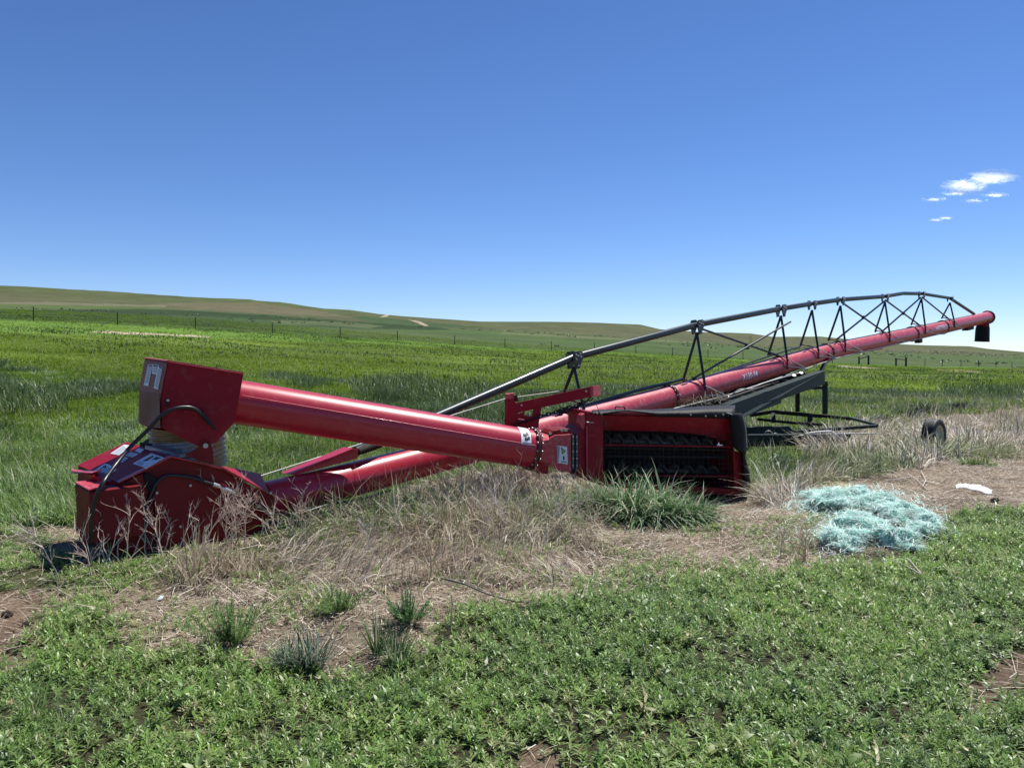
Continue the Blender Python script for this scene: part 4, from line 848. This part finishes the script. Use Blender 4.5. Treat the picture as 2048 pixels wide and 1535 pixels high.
parts.append(grass(5.5, 13, 420, (.2, .42), (.012, .018), [(.12, .19, .06), (.19, .27, .12), (.08, .14, .05)], thr=(1.3, .52), seed=84, cv=(.5, 1.3), el=(.9, .35)))
parts.append(grass(15, 30, 420, (.10, .26), (.012, .022), G3+G2[:2]))
parts.append(grass(9, 32, 260, (.40, .62), (.012, .020), BG0, thr=(3.2, .56), seed=86))
parts.append(grass(8, 18, 22, (.3, .62), (.006, .010), [(.36, .34, .20), (.20, .26, .10), (.42, .38, .26)], cv=(.1, .5)))
TB = [[(-3000, 790), (60, 778), (140, 798), (140, 830), (-3000, 845)], [(690, 768), (800, 765), (1000, 778), (1010, 802), (880, 812), (720, 802)], [(330, 800), (480, 790), (560, 800), (480, 822), (330, 822)], [(1500, 790), (1560, 775), (1600, 790), (1570, 805)], [(1870, 785), (2100, 770), (2300, 770), (2300, 790), (1880, 795)]]
x, y = scatter(15, 36, 110, .86); px, py = topx(x, y); px = px+(fbm(x, y, 2, 61)-.5)*50; py = py+(fbm(x, y, 3, 62)-.5)*16; kk = np.zeros(len(x), bool)
for q in TB: kk |= pip(px, py, q)
x, y = x[kk], y[kk]; n = len(x)
parts.append(blades(xyz(x, y), rng.uniform(.35, .7, n), rng.uniform(.018, .032, n), rng.random(n)*6.28, rng.normal(1.25, .25, n), rng.uniform(.1, .6, n), pick(n, [(.07, .115, .03), (.09, .15, .04), (.12, .18, .06), (.045, .08, .022)], .2), (1, .8, 0)))
veg('tall_grass', parts, 'grass', 'lush tall green grass growing behind the auger', 'grass')
parts = [grass(30, 52, 60, (.08, .18), (.03, .05), G3, prof=(1, .7, 0)), grass(52, 125, 9, (.08, .18), (.06, .12), G3, prof=(1, .7, 0), um=.8), grass(32, 100, 5, (.2, .4), (.06, .10), BG0, prof=(1, .7, 0), um=.8, thr=(5, .55)),
         grass(22, 60, 3, (.3, .6), (.015, .03), [(.34, .34, .20), (.22, .26, .10)], prof=(1, .7, 0))]
veg('field_grass', parts, 'field', 'short bright green grass of the wide field up to the fence', 'grass')
# pale mixed dry stems over the green grass at the right
x, y = scatter(11, 30, 60, .86); px, py = topx(x, y); keep = (px > 1330) & (fbm(x, y, 2.5, 91) > .47) & (y < 27); x, y = x[keep], y[keep]; n = len(x)
veg('dry_stems', [blades(xyz(x, y), rng.uniform(.2, .55, n), rng.uniform(.006, .012, n), rng.random(n)*6.28, rng.normal(1.25, .2, n), rng.uniform(.05, .5, n), pick(n, STRAW+G3), (1, .8, 0))], 'straw', 'sparse pale dry stems standing in the green grass at right', 'dry stems')

# ---- single clumps and bushes, each a thing of its own
def clump(px, py, rad, L, n, wd, pal, label, name='grass_clump', cat='grass clump', el=(1.2, .3), cv=(.2, .9), group=None, m='grass', h0=0, ell=1.0):
    g = G(px, py); a = rng.random(n)*6.28; r = rad*np.sqrt(rng.random(n)); x = g.x+np.cos(a)*r; y = g.y+np.sin(a)*r*ell
    ns = max(3, n//70); si = rng.integers(0, ns, n); ca = rng.random(ns)*6.28; cr_ = rad*np.sqrt(rng.random(ns)); q = rad*.22*np.sqrt(rng.random(n))
    x = g.x+(np.cos(ca)*cr_)[si]+np.cos(a)*q; y = g.y+((np.sin(ca)*cr_)[si]+np.sin(a)*q)*ell; r = cr_[si]; hs = rng.uniform(.6, 1.1, ns)[si]; L = L*hs
    P = xyz(x, y, 0); az = a+rng.normal(0, .9, n)+(rng.normal(0, .5, ns))[si]; c = pick(n, pal, .15); dd_ = rng.random((n, 1)) < .07; c = np.where(dd_, np.array([.5, .45, .32]), c)
    return veg(name, [blades(P, rng.uniform(L*.45, L, n)*(1.1-.4*(r/rad)**2), rng.uniform(wd*.6, wd, n), az, np.clip(rng.normal(el[0]-.35*r/rad, el[1], n), .15, 1.55), rng.uniform(*cv, n), c, (1, 1, .75, .4, 0), .3)], m, label, cat, group, None, loc=tuple(g))
BG = [(.08, .18, .05), (.12, .23, .075), (.20, .30, .15), (.05, .12, .035), (.32, .40, .26)]
clump(1285, 1034, .52, .80, 1900, .019, BG, 'big tuft of broad arching green grass in front of the hopper opening', ell=.5, el=(1.35, .25), cv=(.25, 1.1))
clump(1160, 1030, .36, .62, 700, .014, BG, 'smaller green grass tuft left of the big one, below the hopper panel', ell=.6)
clump(1370, 1035, .22, .50, 480, .011, BG, 'green grass tuft right of the big one at the hopper corner', ell=.6)
clump(640, 1325, .19, .34, 230, .009, [(.045, .085, .045), (.07, .115, .07), (.28, .33, .26)], 'spiky grey green tuft at the weed edge, left of its twin', cv=(.0, .35), el=(1.25, .22), group='spiky tufts at the weed edge')
clump(775, 1318, .14, .34, 210, .008, [(.035, .085, .022), (.05, .11, .03), (.18, .24, .12)], 'spiky fresh green tuft at the weed edge, right of its grey green twin', cv=(.0, .3), el=(1.28, .2), group='spiky tufts at the weed edge')
clump(55, 1450, .20, .24, 420, .007, [(.10, .18, .035), (.13, .21, .05), (.20, .24, .10)], 'bright fine bladed grass tuft at the bottom left corner')
clump(1740, 935, .16, .34, 130, .010, [(.06, .13, .03), (.09, .17, .05)], 'small dark green tuft in the dead grass below the frame', cv=(0, .4))
clump(1965, 930, .36, .32, 500, .011, G2, 'low round green bush in dead grass at the right edge', ell=.5)
clump(1800, 822, .85, .42, 1300, .018, [(.03, .085, .015), (.05, .12, .02), (.022, .06, .014)], 'dark green bushy clump beyond the wheel, left of the other', name='green_bush', cat='bush', ell=.4, group='dark bushes beyond the wheel')
clump(1925, 818, .8, .45, 1300, .018, [(.03, .075, .015), (.04, .10, .02), (.020, .055, .014)], 'dark green bushy clump beyond the wheel, right of the other', name='green_bush', cat='bush', ell=.4, group='dark bushes beyond the wheel')
clump(1555, 985, .45, .42, 800, .006, GREY, 'leaning grey dry tuft at the right foot of the hopper', name='dry_tuft', cat='dry tuft', el=(.75, .2), cv=(0, .4), m='straw', ell=.4)
clump(850, 1030, .22, .4, 420, .009, BG, 'dark green tuft half under the long tube', el=(1.0, .3), ell=.5)
clump(1560, 960, .55, .40, 900, .008, G2, 'soft green grass patch under the folded frame', ell=.7)
def feather(px, py, H, R_0, label, pal, n=46):
    g = G(px, py); parts = []; 
    for k in range(n):
        a = rng.random()*6.28; el = np.radians(rng.uniform(35, 88)); L = H*rng.uniform(.6, 1.05)/max(np.sin(el), .6); m = 26; t = np.linspace(.15, 1, m)
        d = np.array([np.cos(el)*np.cos(a), np.cos(el)*np.sin(a), np.sin(el)]); b0 = np.array(g)+np.array([np.cos(a), np.sin(a), 0])*R_0*.12*rng.random()
        P = b0+d*(L*t)[:, None]; parts.append(blades(b0[None], L, .0025, a, el, 0, pick(1, pal), (1, .7, .4)))
        for q in range(3): parts.append(blades(P, .035*(1.25-t)*rng.uniform(.6, 1.3, m), .004, a+rng.uniform(-2.2, 2.2, m), np.clip(rng.normal(.8, .4, m), 0, 1.5), rng.uniform(0, .3, m), pick(m, pal), (1, .9, 0)))
    return veg('feathery_weed', parts, 'leaf', label, 'weed', 'feathery green weeds in the straw', None, loc=tuple(g))
FG = [(.17, .28, .08), (.23, .34, .12), (.12, .21, .06)]
feather(465, 1290, .25, .5, 'largest feathery light green weed standing in the straw', FG, 60)
feather(675, 1228, .16, .4, 'small feathery weed right of the largest one', FG, 34)
feather(815, 1245, .17, .35, 'dark feathery weed just right of the middle of the straw strip', [(.10, .20, .06), (.14, .25, .09)], 40)

# ---- dry branched weeds
def twig(H, seed, spread=.6, lv=3, r0=.0042, nb=9):
    rs = random.Random(seed); mb = MB()
    def br(p, d, L, r, lev):
        n = 5; pts = [V(p)]; dd = V(d)
        for i in range(n): dd = (dd+V((rs.gauss(0, .13), rs.gauss(0, .13), rs.gauss(0, .09)+.02))).normalized(); pts.append(pts[-1]+dd*L/n)
        mb.tube(pts, [r*(1-.75*i/n) for i in range(n+1)], 4, caps=False)
        if lev > 0:
            for k in range(nb if lev == lv else rs.randint(2, 4)):
                f = rs.uniform(.25, 1); i = min(int(f*n), n-1); q = pts[i].lerp(pts[i+1], f*n-i); a = rs.random()*6.28; s = spread*rs.uniform(.7, 1.3)
                nd = (dd*.8+V((math.cos(a), math.sin(a), rs.uniform(-.1, .6)))*s).normalized(); br(q, nd, L*rs.uniform(.28, .5), r*.55, lev-1)
    for _ in range(1 if spread < .9 else 5): br(V((0, 0, 0)), V((rs.gauss(0, .25), rs.gauss(0, .25), 1)).normalized(), H, r0, lv)
    return mb
M['twig'] = mat('dry_weed_stem', (.50, .38, .30), .75, noise=.35, nscale=14)
M['twig2'] = mat('grey_dry_weed_stem', (.50, .45, .38), .75, noise=.3, nscale=14)
def place_twig(px, py, H, seed, label, sp=.6, m='twig', nb=9, group='dry branched weeds along the auger', rz=0, lean=0):
    g = G(px, py); o = twig(H, seed, sp, 3, .0042+.004*H, nb).build('dry_weed', M[m]); o.location = g; o.rotation_euler = (lean*.3, lean, rz); return setp(o, label, 'dry weed', group)
TW = [(250, 1128, .42, 'dry branched weed at the low left corner of the boot', 0), (330, 1128, .5, 'dry branched weed before the left half of the boot, second from the left corner', .3), (400, 1112, .55, 'tall forked dry weed in front of the middle of the boot', .1),
      (452, 1100, .42, 'dense spreading dry weed in front of the right half of the boot', -.3), (505, 1088, .40, 'reddish dry weed where the boot meets the long tube', .25), (575, 1085, .72, 'tallest leaning dry weed crossing the long tube next to the boot', .55),
      (622, 1062, .5, 'thin dry weed below the long tube just right of the tallest one', .4), (120, 1165, .45, 'upright thin dry weed left of the boot', -.1), (85, 1130, .35, 'dry weed at the left edge before the tall grass', .1),
      (185, 1160, .4, 'bent dry weed over the dark shadow left of the boot', .3), (935, 1010, .42, 'grey dry weed in front of the crossing of the two tubes', .1), (985, 1000, .45, 'dense grey dry weed below the swing tube near its flange', -.2),
      (1045, 995, .36, 'low dry weed directly below the bolted flange', .2), (1095, 1000, .34, 'dry weed below the white warning label', -.1), (1410, 1035, .32, 'arching dry weed with drooping seed heads before the hopper bottom', .8),
      (905, 1265, .20, 'single dark upright twig at the edge of the weeds', .1), (1610, 1120, .25, 'grey dry weed in front of the green twine pile', -.3), (1560, 1120, .2, 'low grey dry weed left of the green twine pile', .1), (760, 1130, .35, 'bleached dry weed in the straw below the long tube', .5), (690, 1060, .3, 'thin bleached dry weed under the middle of the long tube', -.4)]
for i, (px_, py_, H_, lab, ln) in enumerate(TW):
    dense = i in (3, 10, 11, 12, 13, 16); place_twig(px_, py_, H_, 100+i, lab, .95 if dense else .6, 'twig2' if i in (10, 11, 17, 18, 19, 7) else 'twig', 6 if dense else (2 if i == 15 else 9), rz=random.random()*6, lean=ln)
# brushy mass between tube crossing and hopper: merged tangle
mb = MB()
for k in range(104):
    x0 = random.uniform(790, 1200) if k < 70 else random.uniform(180, 620); y0 = random.uniform(990, 1075) if k < 70 else 1128-(x0-180)*.13+random.uniform(-8, 12); g = G(x0, y0); t_ = twig(random.uniform(.2, .5)*(1 if k < 70 else .75), 300+k % 12+k, .8, 2, .0058, 3)
    ca, sa_ = math.cos(k), math.sin(k); b0 = len(mb.v)
    mb.add([(g.x+v[0]*ca-v[1]*sa_, g.y+v[0]*sa_+v[1]*ca, g.z+v[2]) for v in t_.v], t_.f)
o = mb.build('dead_brush', M['twig2']); setp(o, 'low tangle of dead grey brush below the tube crossing and hopper', 'dead brush', None, 'stuff')
# branches on the ground
def branch(name, pts, r, m, label, cat='stick'):
    g = V(pts[0]); o = MB().tube([V(p)-g for p in crv(pts, 5)], np.linspace(r, r*.4, (len(pts)-1)*5+1).tolist(), 7).build(name, M[m]); o.location = g; setp(o, label, cat); return o
up = V((0, 0, .03))
branch('fallen_stick', [G(882, 1164)+up, G(930, 1182)+up*1.6, G(975, 1200)+up*1.4, G(1035, 1212)+up, G(1080, 1210)+up], .008, 'wood', 'grey curved fallen stick lying at the upper edge of the weeds')
st_ = empty('forked_twig', G(1850, 985), label='pale forked twig lying on the bare soil behind the green twine', cat='twig')
for q in ([(1812, 950), (1835, 965), (1845, 975), (1856, 985)], [(1842, 946), (1852, 965), (1846, 976)], [(1770, 965), (1800, 962), (1825, 958)]): MB().tube([G(*p)+up for p in q], .006, 5).build('branch', M['twig2'], st_)
st_ = empty('forked_twig', G(1820, 1165), label='pale forked twig lying on the weeds below the green twine', cat='twig')
for q in ([(1780, 1140), (1810, 1150), (1840, 1168)], [(1815, 1135), (1832, 1155), (1842, 1168)]): MB().tube([G(*p)+up*2.5 for p in q], .004, 5).build('branch', M['twig2'], st_)
s_ = G(1738, 918); setp(MB().tube([V((0, 0, 0)), V((.06, .02, .16))], [.03, .022], 7).build('wooden_stake', M['wood']), 'short weathered stake poking out of the dead grass below the frame', 'stake').location = s_
def clod(px, py, r, label, m='clod'):
    g = G(px, py); mb = MB(); vs = []; n, k = 12, 8
    for i in range(1, k):
        for j in range(n):
            a, b_ = math.pi*i/k, 2*math.pi*j/n; q = r*(.75+.5*random.random()); vs.append((q*math.sin(a)*math.cos(b_), q*math.sin(a)*math.sin(b_), r*.35+q*.7*math.cos(a)))
    vs += [(0, 0, r), (0, 0, -r*.3)]; fs = [(i*n+j, i*n+(j+1) % n, (i+1)*n+(j+1) % n, (i+1)*n+j) for i in range(k-2) for j in range(n)]+[(j, (j+1) % n, len(vs)-2) for j in range(n)]+[((k-2)*n+j, (k-2)*n+(j+1) % n, len(vs)-1) for j in range(n)]
    o = mb.add(vs, fs, True).build('soil_clod', M[m]); o.location = g; setp(o, label, 'soil clod', 'dark clods on the bare strip')
clod(1435, 1060, .035, 'dark soil clod on the brown strip below the hopper corner'); clod(957, 1122, .035, 'dark soil clod beside the fallen stick in the straw'); clod(1990, 1003, .04, 'flat dark clod on the bare soil below the white cloth')
for i, (x_, y_, r_) in enumerate([(14, 1232, .032), (55, 1250, .026), (50, 1288, .030)]): clod(x_, y_, r_, ['dark clod at the left edge, farthest back in the dirt patch', 'dark clod in the middle of the left dirt patch', 'dark clod at the near edge of the left dirt patch'][i])
# white cloth
g0 = G(1945, 982); mb = MB(); nx_, ny_ = 26, 9; out = [(1912, 975, 4), (1925, 972, 4), (1945, 975, 6), (1960, 977, 7), (1975, 983, 8), (1984, 986, 4)]; vs = []
for i in range(nx_):
    f_ = i/(nx_-1); px_ = 1912+72*f_; cy = np.interp(px_, [q[0] for q in out], [q[1] for q in out]); hw_ = np.interp(px_, [q[0] for q in out], [q[2] for q in out])
    for j in range(ny_):
        s = j/(ny_-1)*2-1; p = G(px_+random.uniform(-1, 1), cy+hw_*s*.9)-g0; p.z += .008+.022*(1-s*s)*(.3+1.1*random.random()); vs.append(p)
mb.add(vs, [(i*ny_+j, i*ny_+j+1, (i+1)*ny_+j+1, (i+1)*ny_+j) for i in range(nx_-1) for j in range(ny_-1)], True); o = mb.build('crumpled_cloth', M['rag']); o.location = g0; s = o.modifiers.new('s', 'SOLIDIFY'); s.thickness = .006
setp(o, 'crumpled white cloth lying on bare soil at the right edge', 'cloth')
g0 = G(321, 1201); mb = MB(); vs = [(math.cos(a)*.018*random.uniform(.6, 1.2), math.sin(a)*.03*random.uniform(.6, 1.2), .02*random.random()+.006) for a in np.linspace(0, 6.28, 9)[:-1]]+[(0, 0, .035)]
o = mb.add(vs, [(i, (i+1) % 8, 8) for i in range(8)]).build('plastic_scrap', mat('pale_blue_plastic', (.55, .68, .72), .4)); o.location = g0; setp(o, 'tiny pale blue plastic scrap in the straw at left', 'litter')

# ---- pile of baling twine
def strands(ridges, n, pal, L, wd, zr, hs=1.0):
    out = []; lens = [sum(math.hypot(b_[0]-a[0], b_[1]-a[1]) for a, b_ in zip(r[0], r[0][1:]))*r[1] for r in ridges]; tot = sum(lens); res = []
    for (line, hw_, hh_), ln in zip(ridges, lens):
        m = int(n*ln/tot); line = np.array(line, float); sl_ = np.hypot(*np.diff(line, axis=0).T); cs_ = np.concatenate([[0], np.cumsum(sl_)]); s = rng.random(m)*cs_[-1]
        bx = np.interp(s, cs_, line[:, 0]); by = np.interp(s, cs_, line[:, 1]); o = rng.normal(0, .42, m); px = bx+rng.normal(0, 5, m); py = by+o*hw_
        d = 1.6*F/(py-HY); x = (px-CX)/F*d; z = terrain(x, d)+hh_*np.exp(-o*o*2.2)*rng.uniform(.3, 1.05, m)*(.75+.5*fbm(x, d, .16, 97))
        res.append(np.stack([x, d, z], 1))
    P = np.concatenate(res); m = len(P); az = fbm(P[:, 0], P[:, 1], .10, 99)*14+rng.normal(0, 1.1, m)
    return [blades(P, rng.uniform(*L, m), rng.uniform(*wd, m), az, rng.normal(-.05, .28, m), rng.uniform(-.15, .35, m), pick(m, pal, .12), (1, 1, 1, .8, .6), .8)]
def cords(ridges, n, pal):      # long looping cords wandering over the heap, as thin crossed ribbons
    out = []
    for i in range(n):
        line, hw_, hh_ = ridges[i % len(ridges)]; k = rng.integers(0, len(line)-1); f_ = rng.random(); px = line[k][0]*(1-f_)+line[k+1][0]*f_; o = rng.normal(0, .55); py = line[k][1]*(1-f_)+line[k+1][1]*f_+o*hw_
        d = 1.6*F/(py-HY); p = np.array([(px-CX)/F*d, d]); a = rng.random()*6.28; st = .022; pts = []; base_h = hh_*math.exp(-o*o*1.6)+.01; tw_ = rng.normal(0, .25)
        for j in range(int(rng.integers(14, 40))):
            pts.append([p[0], p[1], 0]); a += tw_+rng.normal(0, .35); p = p+np.array([math.cos(a), math.sin(a)])*st
        pts = np.array(pts); m = len(pts); t_ = np.arange(m); pts[:, 2] = terrain(pts[:, 0], pts[:, 1])+np.maximum(base_h*np.linspace(1, rng.uniform(.2, .9), m)+.02*np.sin(t_*.5+i), .006)
        seg_ = np.diff(pts, axis=0); L = np.linalg.norm(seg_, axis=1); col = np.repeat(pick(1, pal, .1), m-1, 0)
        out.append(blades(pts[:-1], L*1.08, .0045, np.arctan2(seg_[:, 1], seg_[:, 0]), np.arcsin(np.clip(seg_[:, 2]/L, -1, 1)), 0, col, (1, 1)))
    return out
TQ = [(.42, .76, .68), (.56, .82, .75), (.32, .62, .55), (.66, .80, .75), (.78, .82, .79), (.70, .74, .70)]
RG = [([(1602, 998), (1650, 996), (1700, 1000), (1745, 998)], 11, .16), ([(1690, 1005), (1740, 1003), (1790, 1018), (1830, 1042), (1870, 1072)], 15, .22), ([(1655, 1058), (1700, 1054), (1745, 1062), (1790, 1082), (1825, 1094)], 13, .17), ([(1640, 1080), (1665, 1092), (1700, 1102)], 13, .06), ([(1600, 1008), (1640, 1020)], 9, .05), ([(1700, 1020), (1690, 1040), (1680, 1055)], 10, .08)]
LOBE = [[(1597, 998), (1625, 990), (1660, 988), (1715, 990), (1760, 996), (1800, 1020), (1850, 1048), (1886, 1076), (1872, 1086), (1835, 1082), (1800, 1064), (1768, 1052), (1742, 1030), (1715, 1020), (1692, 1040), (1668, 1032), (1640, 1020), (1605, 1012)], [(1650, 1070), (1690, 1050), (1720, 1052), (1745, 1060), (1790, 1078), (1830, 1096), (1832, 1108), (1800, 1104), (1760, 1096), (1722, 1088), (1712, 1106), (1690, 1114), (1655, 1100), (1638, 1083)]]
def heap(x, y):      # folded height of the twine mat
    m = np.zeros(len(x)); o = rng.normal(0, 1, (14, 2))*.045
    for a, b_ in o:
        px, py = CX+F*(x+a)/(y+b_), HY+CAMZ*F/(y+b_); px = px+(fbm(x, y, .25, 66)-.5)*26; py = py+(fbm(x, y, .2, 67)-.5)*12
        m += (pip(px, py, LOBE[0]) | pip(px, py, LOBE[1]))/14
    r1 = 1-np.abs(2*fbm(x*.8+y*.9, y-x*.35, .26, 68, 2)-1); r2 = 1-np.abs(2*fbm(x, y, .10, 69, 2)-1)
    return m, m**.6*(.02+.09*np.clip((r1-.45)*1.9, 0, 1)**1.3+.05*r2)
gx_, gy_ = np.meshgrid(np.arange(2.1, 4.9, .012), np.arange(5.9, 9.2, .012)); xf, yf = gx_.ravel(), gy_.ravel(); mf, hf = heap(xf, yf); ok = ((mf > .52) & (fbm(xf, yf, .13, 72, 2) < .56)).reshape(gx_.shape); W2 = gx_.shape[1]
idx = np.arange(len(xf)).reshape(gx_.shape); cell = ok[:-1, :-1] & ok[1:, :-1] & ok[:-1, 1:] & ok[1:, 1:]; qd = np.stack([idx[:-1, :-1][cell], idx[:-1, 1:][cell], idx[1:, 1:][cell], idx[1:, :-1][cell]], 1)
used = np.unique(qd); rm_ = -np.ones(len(xf), int); rm_[used] = np.arange(len(used)); g0 = G(1740, 1040); tpile = empty('twine_pile', g0, label='heap of frayed turquoise baling twine and netting on the bare soil', cat='twine pile')
co = np.stack([xf, yf, terrain(xf, yf)+hf+.004], 1)[used]; tcol = np.array([.34, .56, .49])*(.6+.8*fbm(co[:, 0], co[:, 1], .03, 70)[:, None])
link('net_mat', fastmesh('net_mat', co, rm_[qd].ravel(), np.full(len(qd), 4), tcol, False), M['twine'], tpile)
n = 26000; k_ = rng.integers(0, len(used), n); P = co[k_]+np.stack([rng.normal(0, .01, n), rng.normal(0, .01, n), rng.uniform(.0, .012, n)], 1); az = fbm(P[:, 0], P[:, 1], .14, 99)*16+rng.normal(0, .6, n)
st1 = blades(P, rng.uniform(.03, .11, n), rng.uniform(.0025, .005, n), az, rng.normal(.05, .22, n), rng.uniform(-.1, .35, n), pick(n, TQ, .15), (1, 1, 1, .8), .5)
k_ = rng.integers(0, len(used), 700); P = co[k_]; m = 700; st2 = blades(P, rng.uniform(.08, .25, m), .004, rng.random(m)*6.28, rng.normal(.3, .3, m), rng.uniform(.1, .9, m), pick(m, TQ, .1), (1, 1, 1, 1, .8), .8)
c_, l_, q_, cl2 = join([st1, st2]+cords(RG, 260, TQ)); so_ = link('loose_strands', fastmesh('loose_strands', c_, l_, q_, np.clip(cl2, 0, 1)), M['twine'], tpile)
yo = veg('yellow_twine', strands([([(1650, 984), (1685, 981), (1714, 984)], 7, .14)], 900, [(.62, .56, .30), (.52, .46, .24), (.70, .66, .42)], (.04, .12), (.002, .004), None), 'twine', 'small bunch of pale yellow twine on top of the turquoise heap', 'twine', None, None, loc=tuple(G(1685, 984)))
o = veg('trapped_straw', strands([([(1660, 1020), (1720, 1030), (1780, 1050), (1810, 1068)], 22, .07), ([(1620, 1085), (1700, 1110), (1790, 1110)], 14, .05)], 1500, [(.10, .06, .035), (.16, .10, .06), (.36, .30, .22), (.04, .03, .02)], (.05, .18), (.003, .006), None), 'straw', 'brown straw trapped in and around the turquoise twine', 'straw')
# ---- nest of twigs on the frame
P = np.array([list(W(px_, 812-(px_-1330)*.13+random.uniform(-8, 3), 11.6+random.uniform(-.2, .4))) for px_ in rng.uniform(1340, 1452, 420)])
veg('bird_nest', [blades(P, rng.uniform(.06, .22, 420), .005, rng.random(420)*6.28, rng.normal(.15, .35, 420), rng.uniform(-.1, .3, 420), pick(420, [(.12, .10, .07), (.20, .17, .12), (.06, .05, .04)]), (1, 1, .7))], 'straw', 'messy nest of twigs lodged between the long tube and the frame', 'nest', None, None, loc=tuple(W(1400, 805, 11.7)))
# ---- far tree on the hillside
dT = 420.0; xT = (840-CX)/F*dT; gT = V((xT, dT, gz(xT, dT))); tr = empty('small_tree', gT, label='tiny lone tree beside the track on the far hillside', cat='tree')
mb = MB().tube([gT, gT+V((0, 0, 1.6)), gT+V((.1, 0, 2.6))], [.18, .13, .08], 7)
for a in range(5): mb.tube([gT+V((0, 0, 1.3)), gT+V((1.1*math.cos(a*1.26), 1.1*math.sin(a*1.26), 2.6))], [.08, .03], 5)
mb.build('trunk', M['post'], tr)
n = 900; a = rng.normal(size=(n, 3)); a /= np.linalg.norm(a, axis=1)[:, None]; a *= (rng.random((n, 1))**.4)*np.array([2.1, 2.1, 1.4]); P = a+np.array([gT.x, gT.y, gT.z+2.6])
cr = link('crown', fastmesh('crown', *[q for q in join([blades(P, .35, .25, rng.random(n)*6.28, rng.normal(0, .6, n), .2, pick(n, [(.035, .06, .02), (.05, .08, .03)]), LEAF)])]), M['leaf'], tr)
# sparse shrubs on the far slopes
x, y = scatter(125, 420, .02, .8); kk = fbm(x, y, 60, 93) > .5; x, y = x[kk], y[kk]; n = len(x); k = 14
P = np.repeat(xyz(x, y), k, 0)+rng.normal(0, .3, (n*k, 3))*np.array([1.2, 1, .3]); m = n*k
veg('hill_scrub', [blades(P, rng.uniform(.2, .5, m), rng.uniform(.15, .3, m), rng.random(m)*6.28, rng.normal(.9, .4, m), .2, pick(m, [(.05, .08, .03), (.10, .11, .05), (.035, .06, .022)]), LEAF)], 'leaf', 'scattered low scrub dotting the slopes beyond the fence', 'scrub')

# ------------------------------------------------------------------ clouds: shallow drifting wisps far away
def cloud(px, py, w, h, dens, label, seed, sl=0.0):
    d = 3000.0; c = W(px, py, d); sx = w/F*d/2; sz = h/F*d/2
    mb = MB(); n, k = 28, 12; vs = []
    for i in range(k+1):
        for j in range(n):
            a, b_ = math.pi*i/k, 2*math.pi*j/n; vs.append((math.sin(a)*math.cos(b_), math.sin(a)*math.sin(b_), math.cos(a)))
    o = mb.add(vs, [(i*n+j, i*n+(j+1) % n, (i+1)*n+(j+1) % n, (i+1)*n+j) for i in range(k) for j in range(n)], True)
    m = bpy.data.materials.new('cloud_vapour'); m.use_nodes = True; t = m.node_tree; t.nodes.clear()
    tc = t.nodes.new('ShaderNodeTexCoord'); mp = t.nodes.new('ShaderNodeMapping'); mp.inputs['Location'].default_value = (seed*3.1, 0, seed*1.7); mp.inputs['Scale'].default_value = (max(w/h*.45, .8), .3, 1.1); mp.inputs['Rotation'].default_value = (0, sl, 0)
    nn = t.nodes.new('ShaderNodeTexNoise'); nn.inputs['Scale'].default_value = 3.0; nn.inputs['Detail'].default_value = 9; nn.inputs['Roughness'].default_value = .68; nn.inputs['Distortion'].default_value = .7
    t.links.new(tc.outputs['Object'], mp.inputs[0]); t.links.new(mp.outputs[0], nn.inputs['Vector'])
    sp2 = t.nodes.new('ShaderNodeVectorMath'); sp2.operation = 'MULTIPLY'; sp2.inputs[1].default_value = (1, 0, 1); t.links.new(tc.outputs['Object'], sp2.inputs[0])
    ln = t.nodes.new('ShaderNodeVectorMath'); ln.operation = 'LENGTH'; t.links.new(sp2.outputs[0], ln.inputs[0])
    fall = t.nodes.new('ShaderNodeMapRange'); fall.inputs['From Min'].default_value = .15; fall.inputs['From Max'].default_value = 1.0; fall.inputs['To Min'].default_value = dens*.72; fall.inputs['To Max'].default_value = -.55; t.links.new(ln.outputs['Value'], fall.inputs['Value'])
    ad = t.nodes.new('ShaderNodeMath'); ad.operation = 'ADD'; t.links.new(nn.outputs['Fac'], ad.inputs[0]); t.links.new(fall.outputs[0], ad.inputs[1])
    al = t.nodes.new('ShaderNodeMapRange'); al.interpolation_type = 'SMOOTHSTEP'; al.inputs['From Min'].default_value = .56; al.inputs['From Max'].default_value = 1.0; al.inputs['To Max'].default_value = .85; t.links.new(ad.outputs[0], al.inputs['Value'])
    df = t.nodes.new('ShaderNodeBsdfDiffuse'); df.inputs[0].default_value = (.9, .9, .9, 1); tl = t.nodes.new('ShaderNodeBsdfTranslucent'); tl.inputs[0].default_value = (1, 1, 1, 1); ms = t.nodes.new('ShaderNodeAddShader')
    t.links.new(df.outputs[0], ms.inputs[0]); t.links.new(tl.outputs[0], ms.inputs[1]); tp_ = t.nodes.new('ShaderNodeBsdfTransparent'); mx = t.nodes.new('ShaderNodeMixShader')
    t.links.new(al.outputs[0], mx.inputs[0]); t.links.new(tp_.outputs[0], mx.inputs[1]); t.links.new(ms.outputs[0], mx.inputs[2]); ou = t.nodes.new('ShaderNodeOutputMaterial'); t.links.new(mx.outputs[0], ou.inputs[0])
    ob = o.build('cloud', m); ob.location = c; ob.scale = (sx, sx*.5, sz); setp(ob, label, 'cloud', 'small clouds low at the right')
cloud(1957, 364, 215, 74, .64, 'brightest and largest small white cloud at right', 3, -.05)
cloud(1888, 393, 150, 30, .40, 'faint thin wisp of cloud below left of the brightest cloud', 5)
cloud(1970, 396, 150, 28, .42, 'faint streak of cloud directly below the brightest cloud', 8)
cloud(1882, 438, 74, 20, .50, 'tiny lowest wisp of cloud above the auger end', 11)
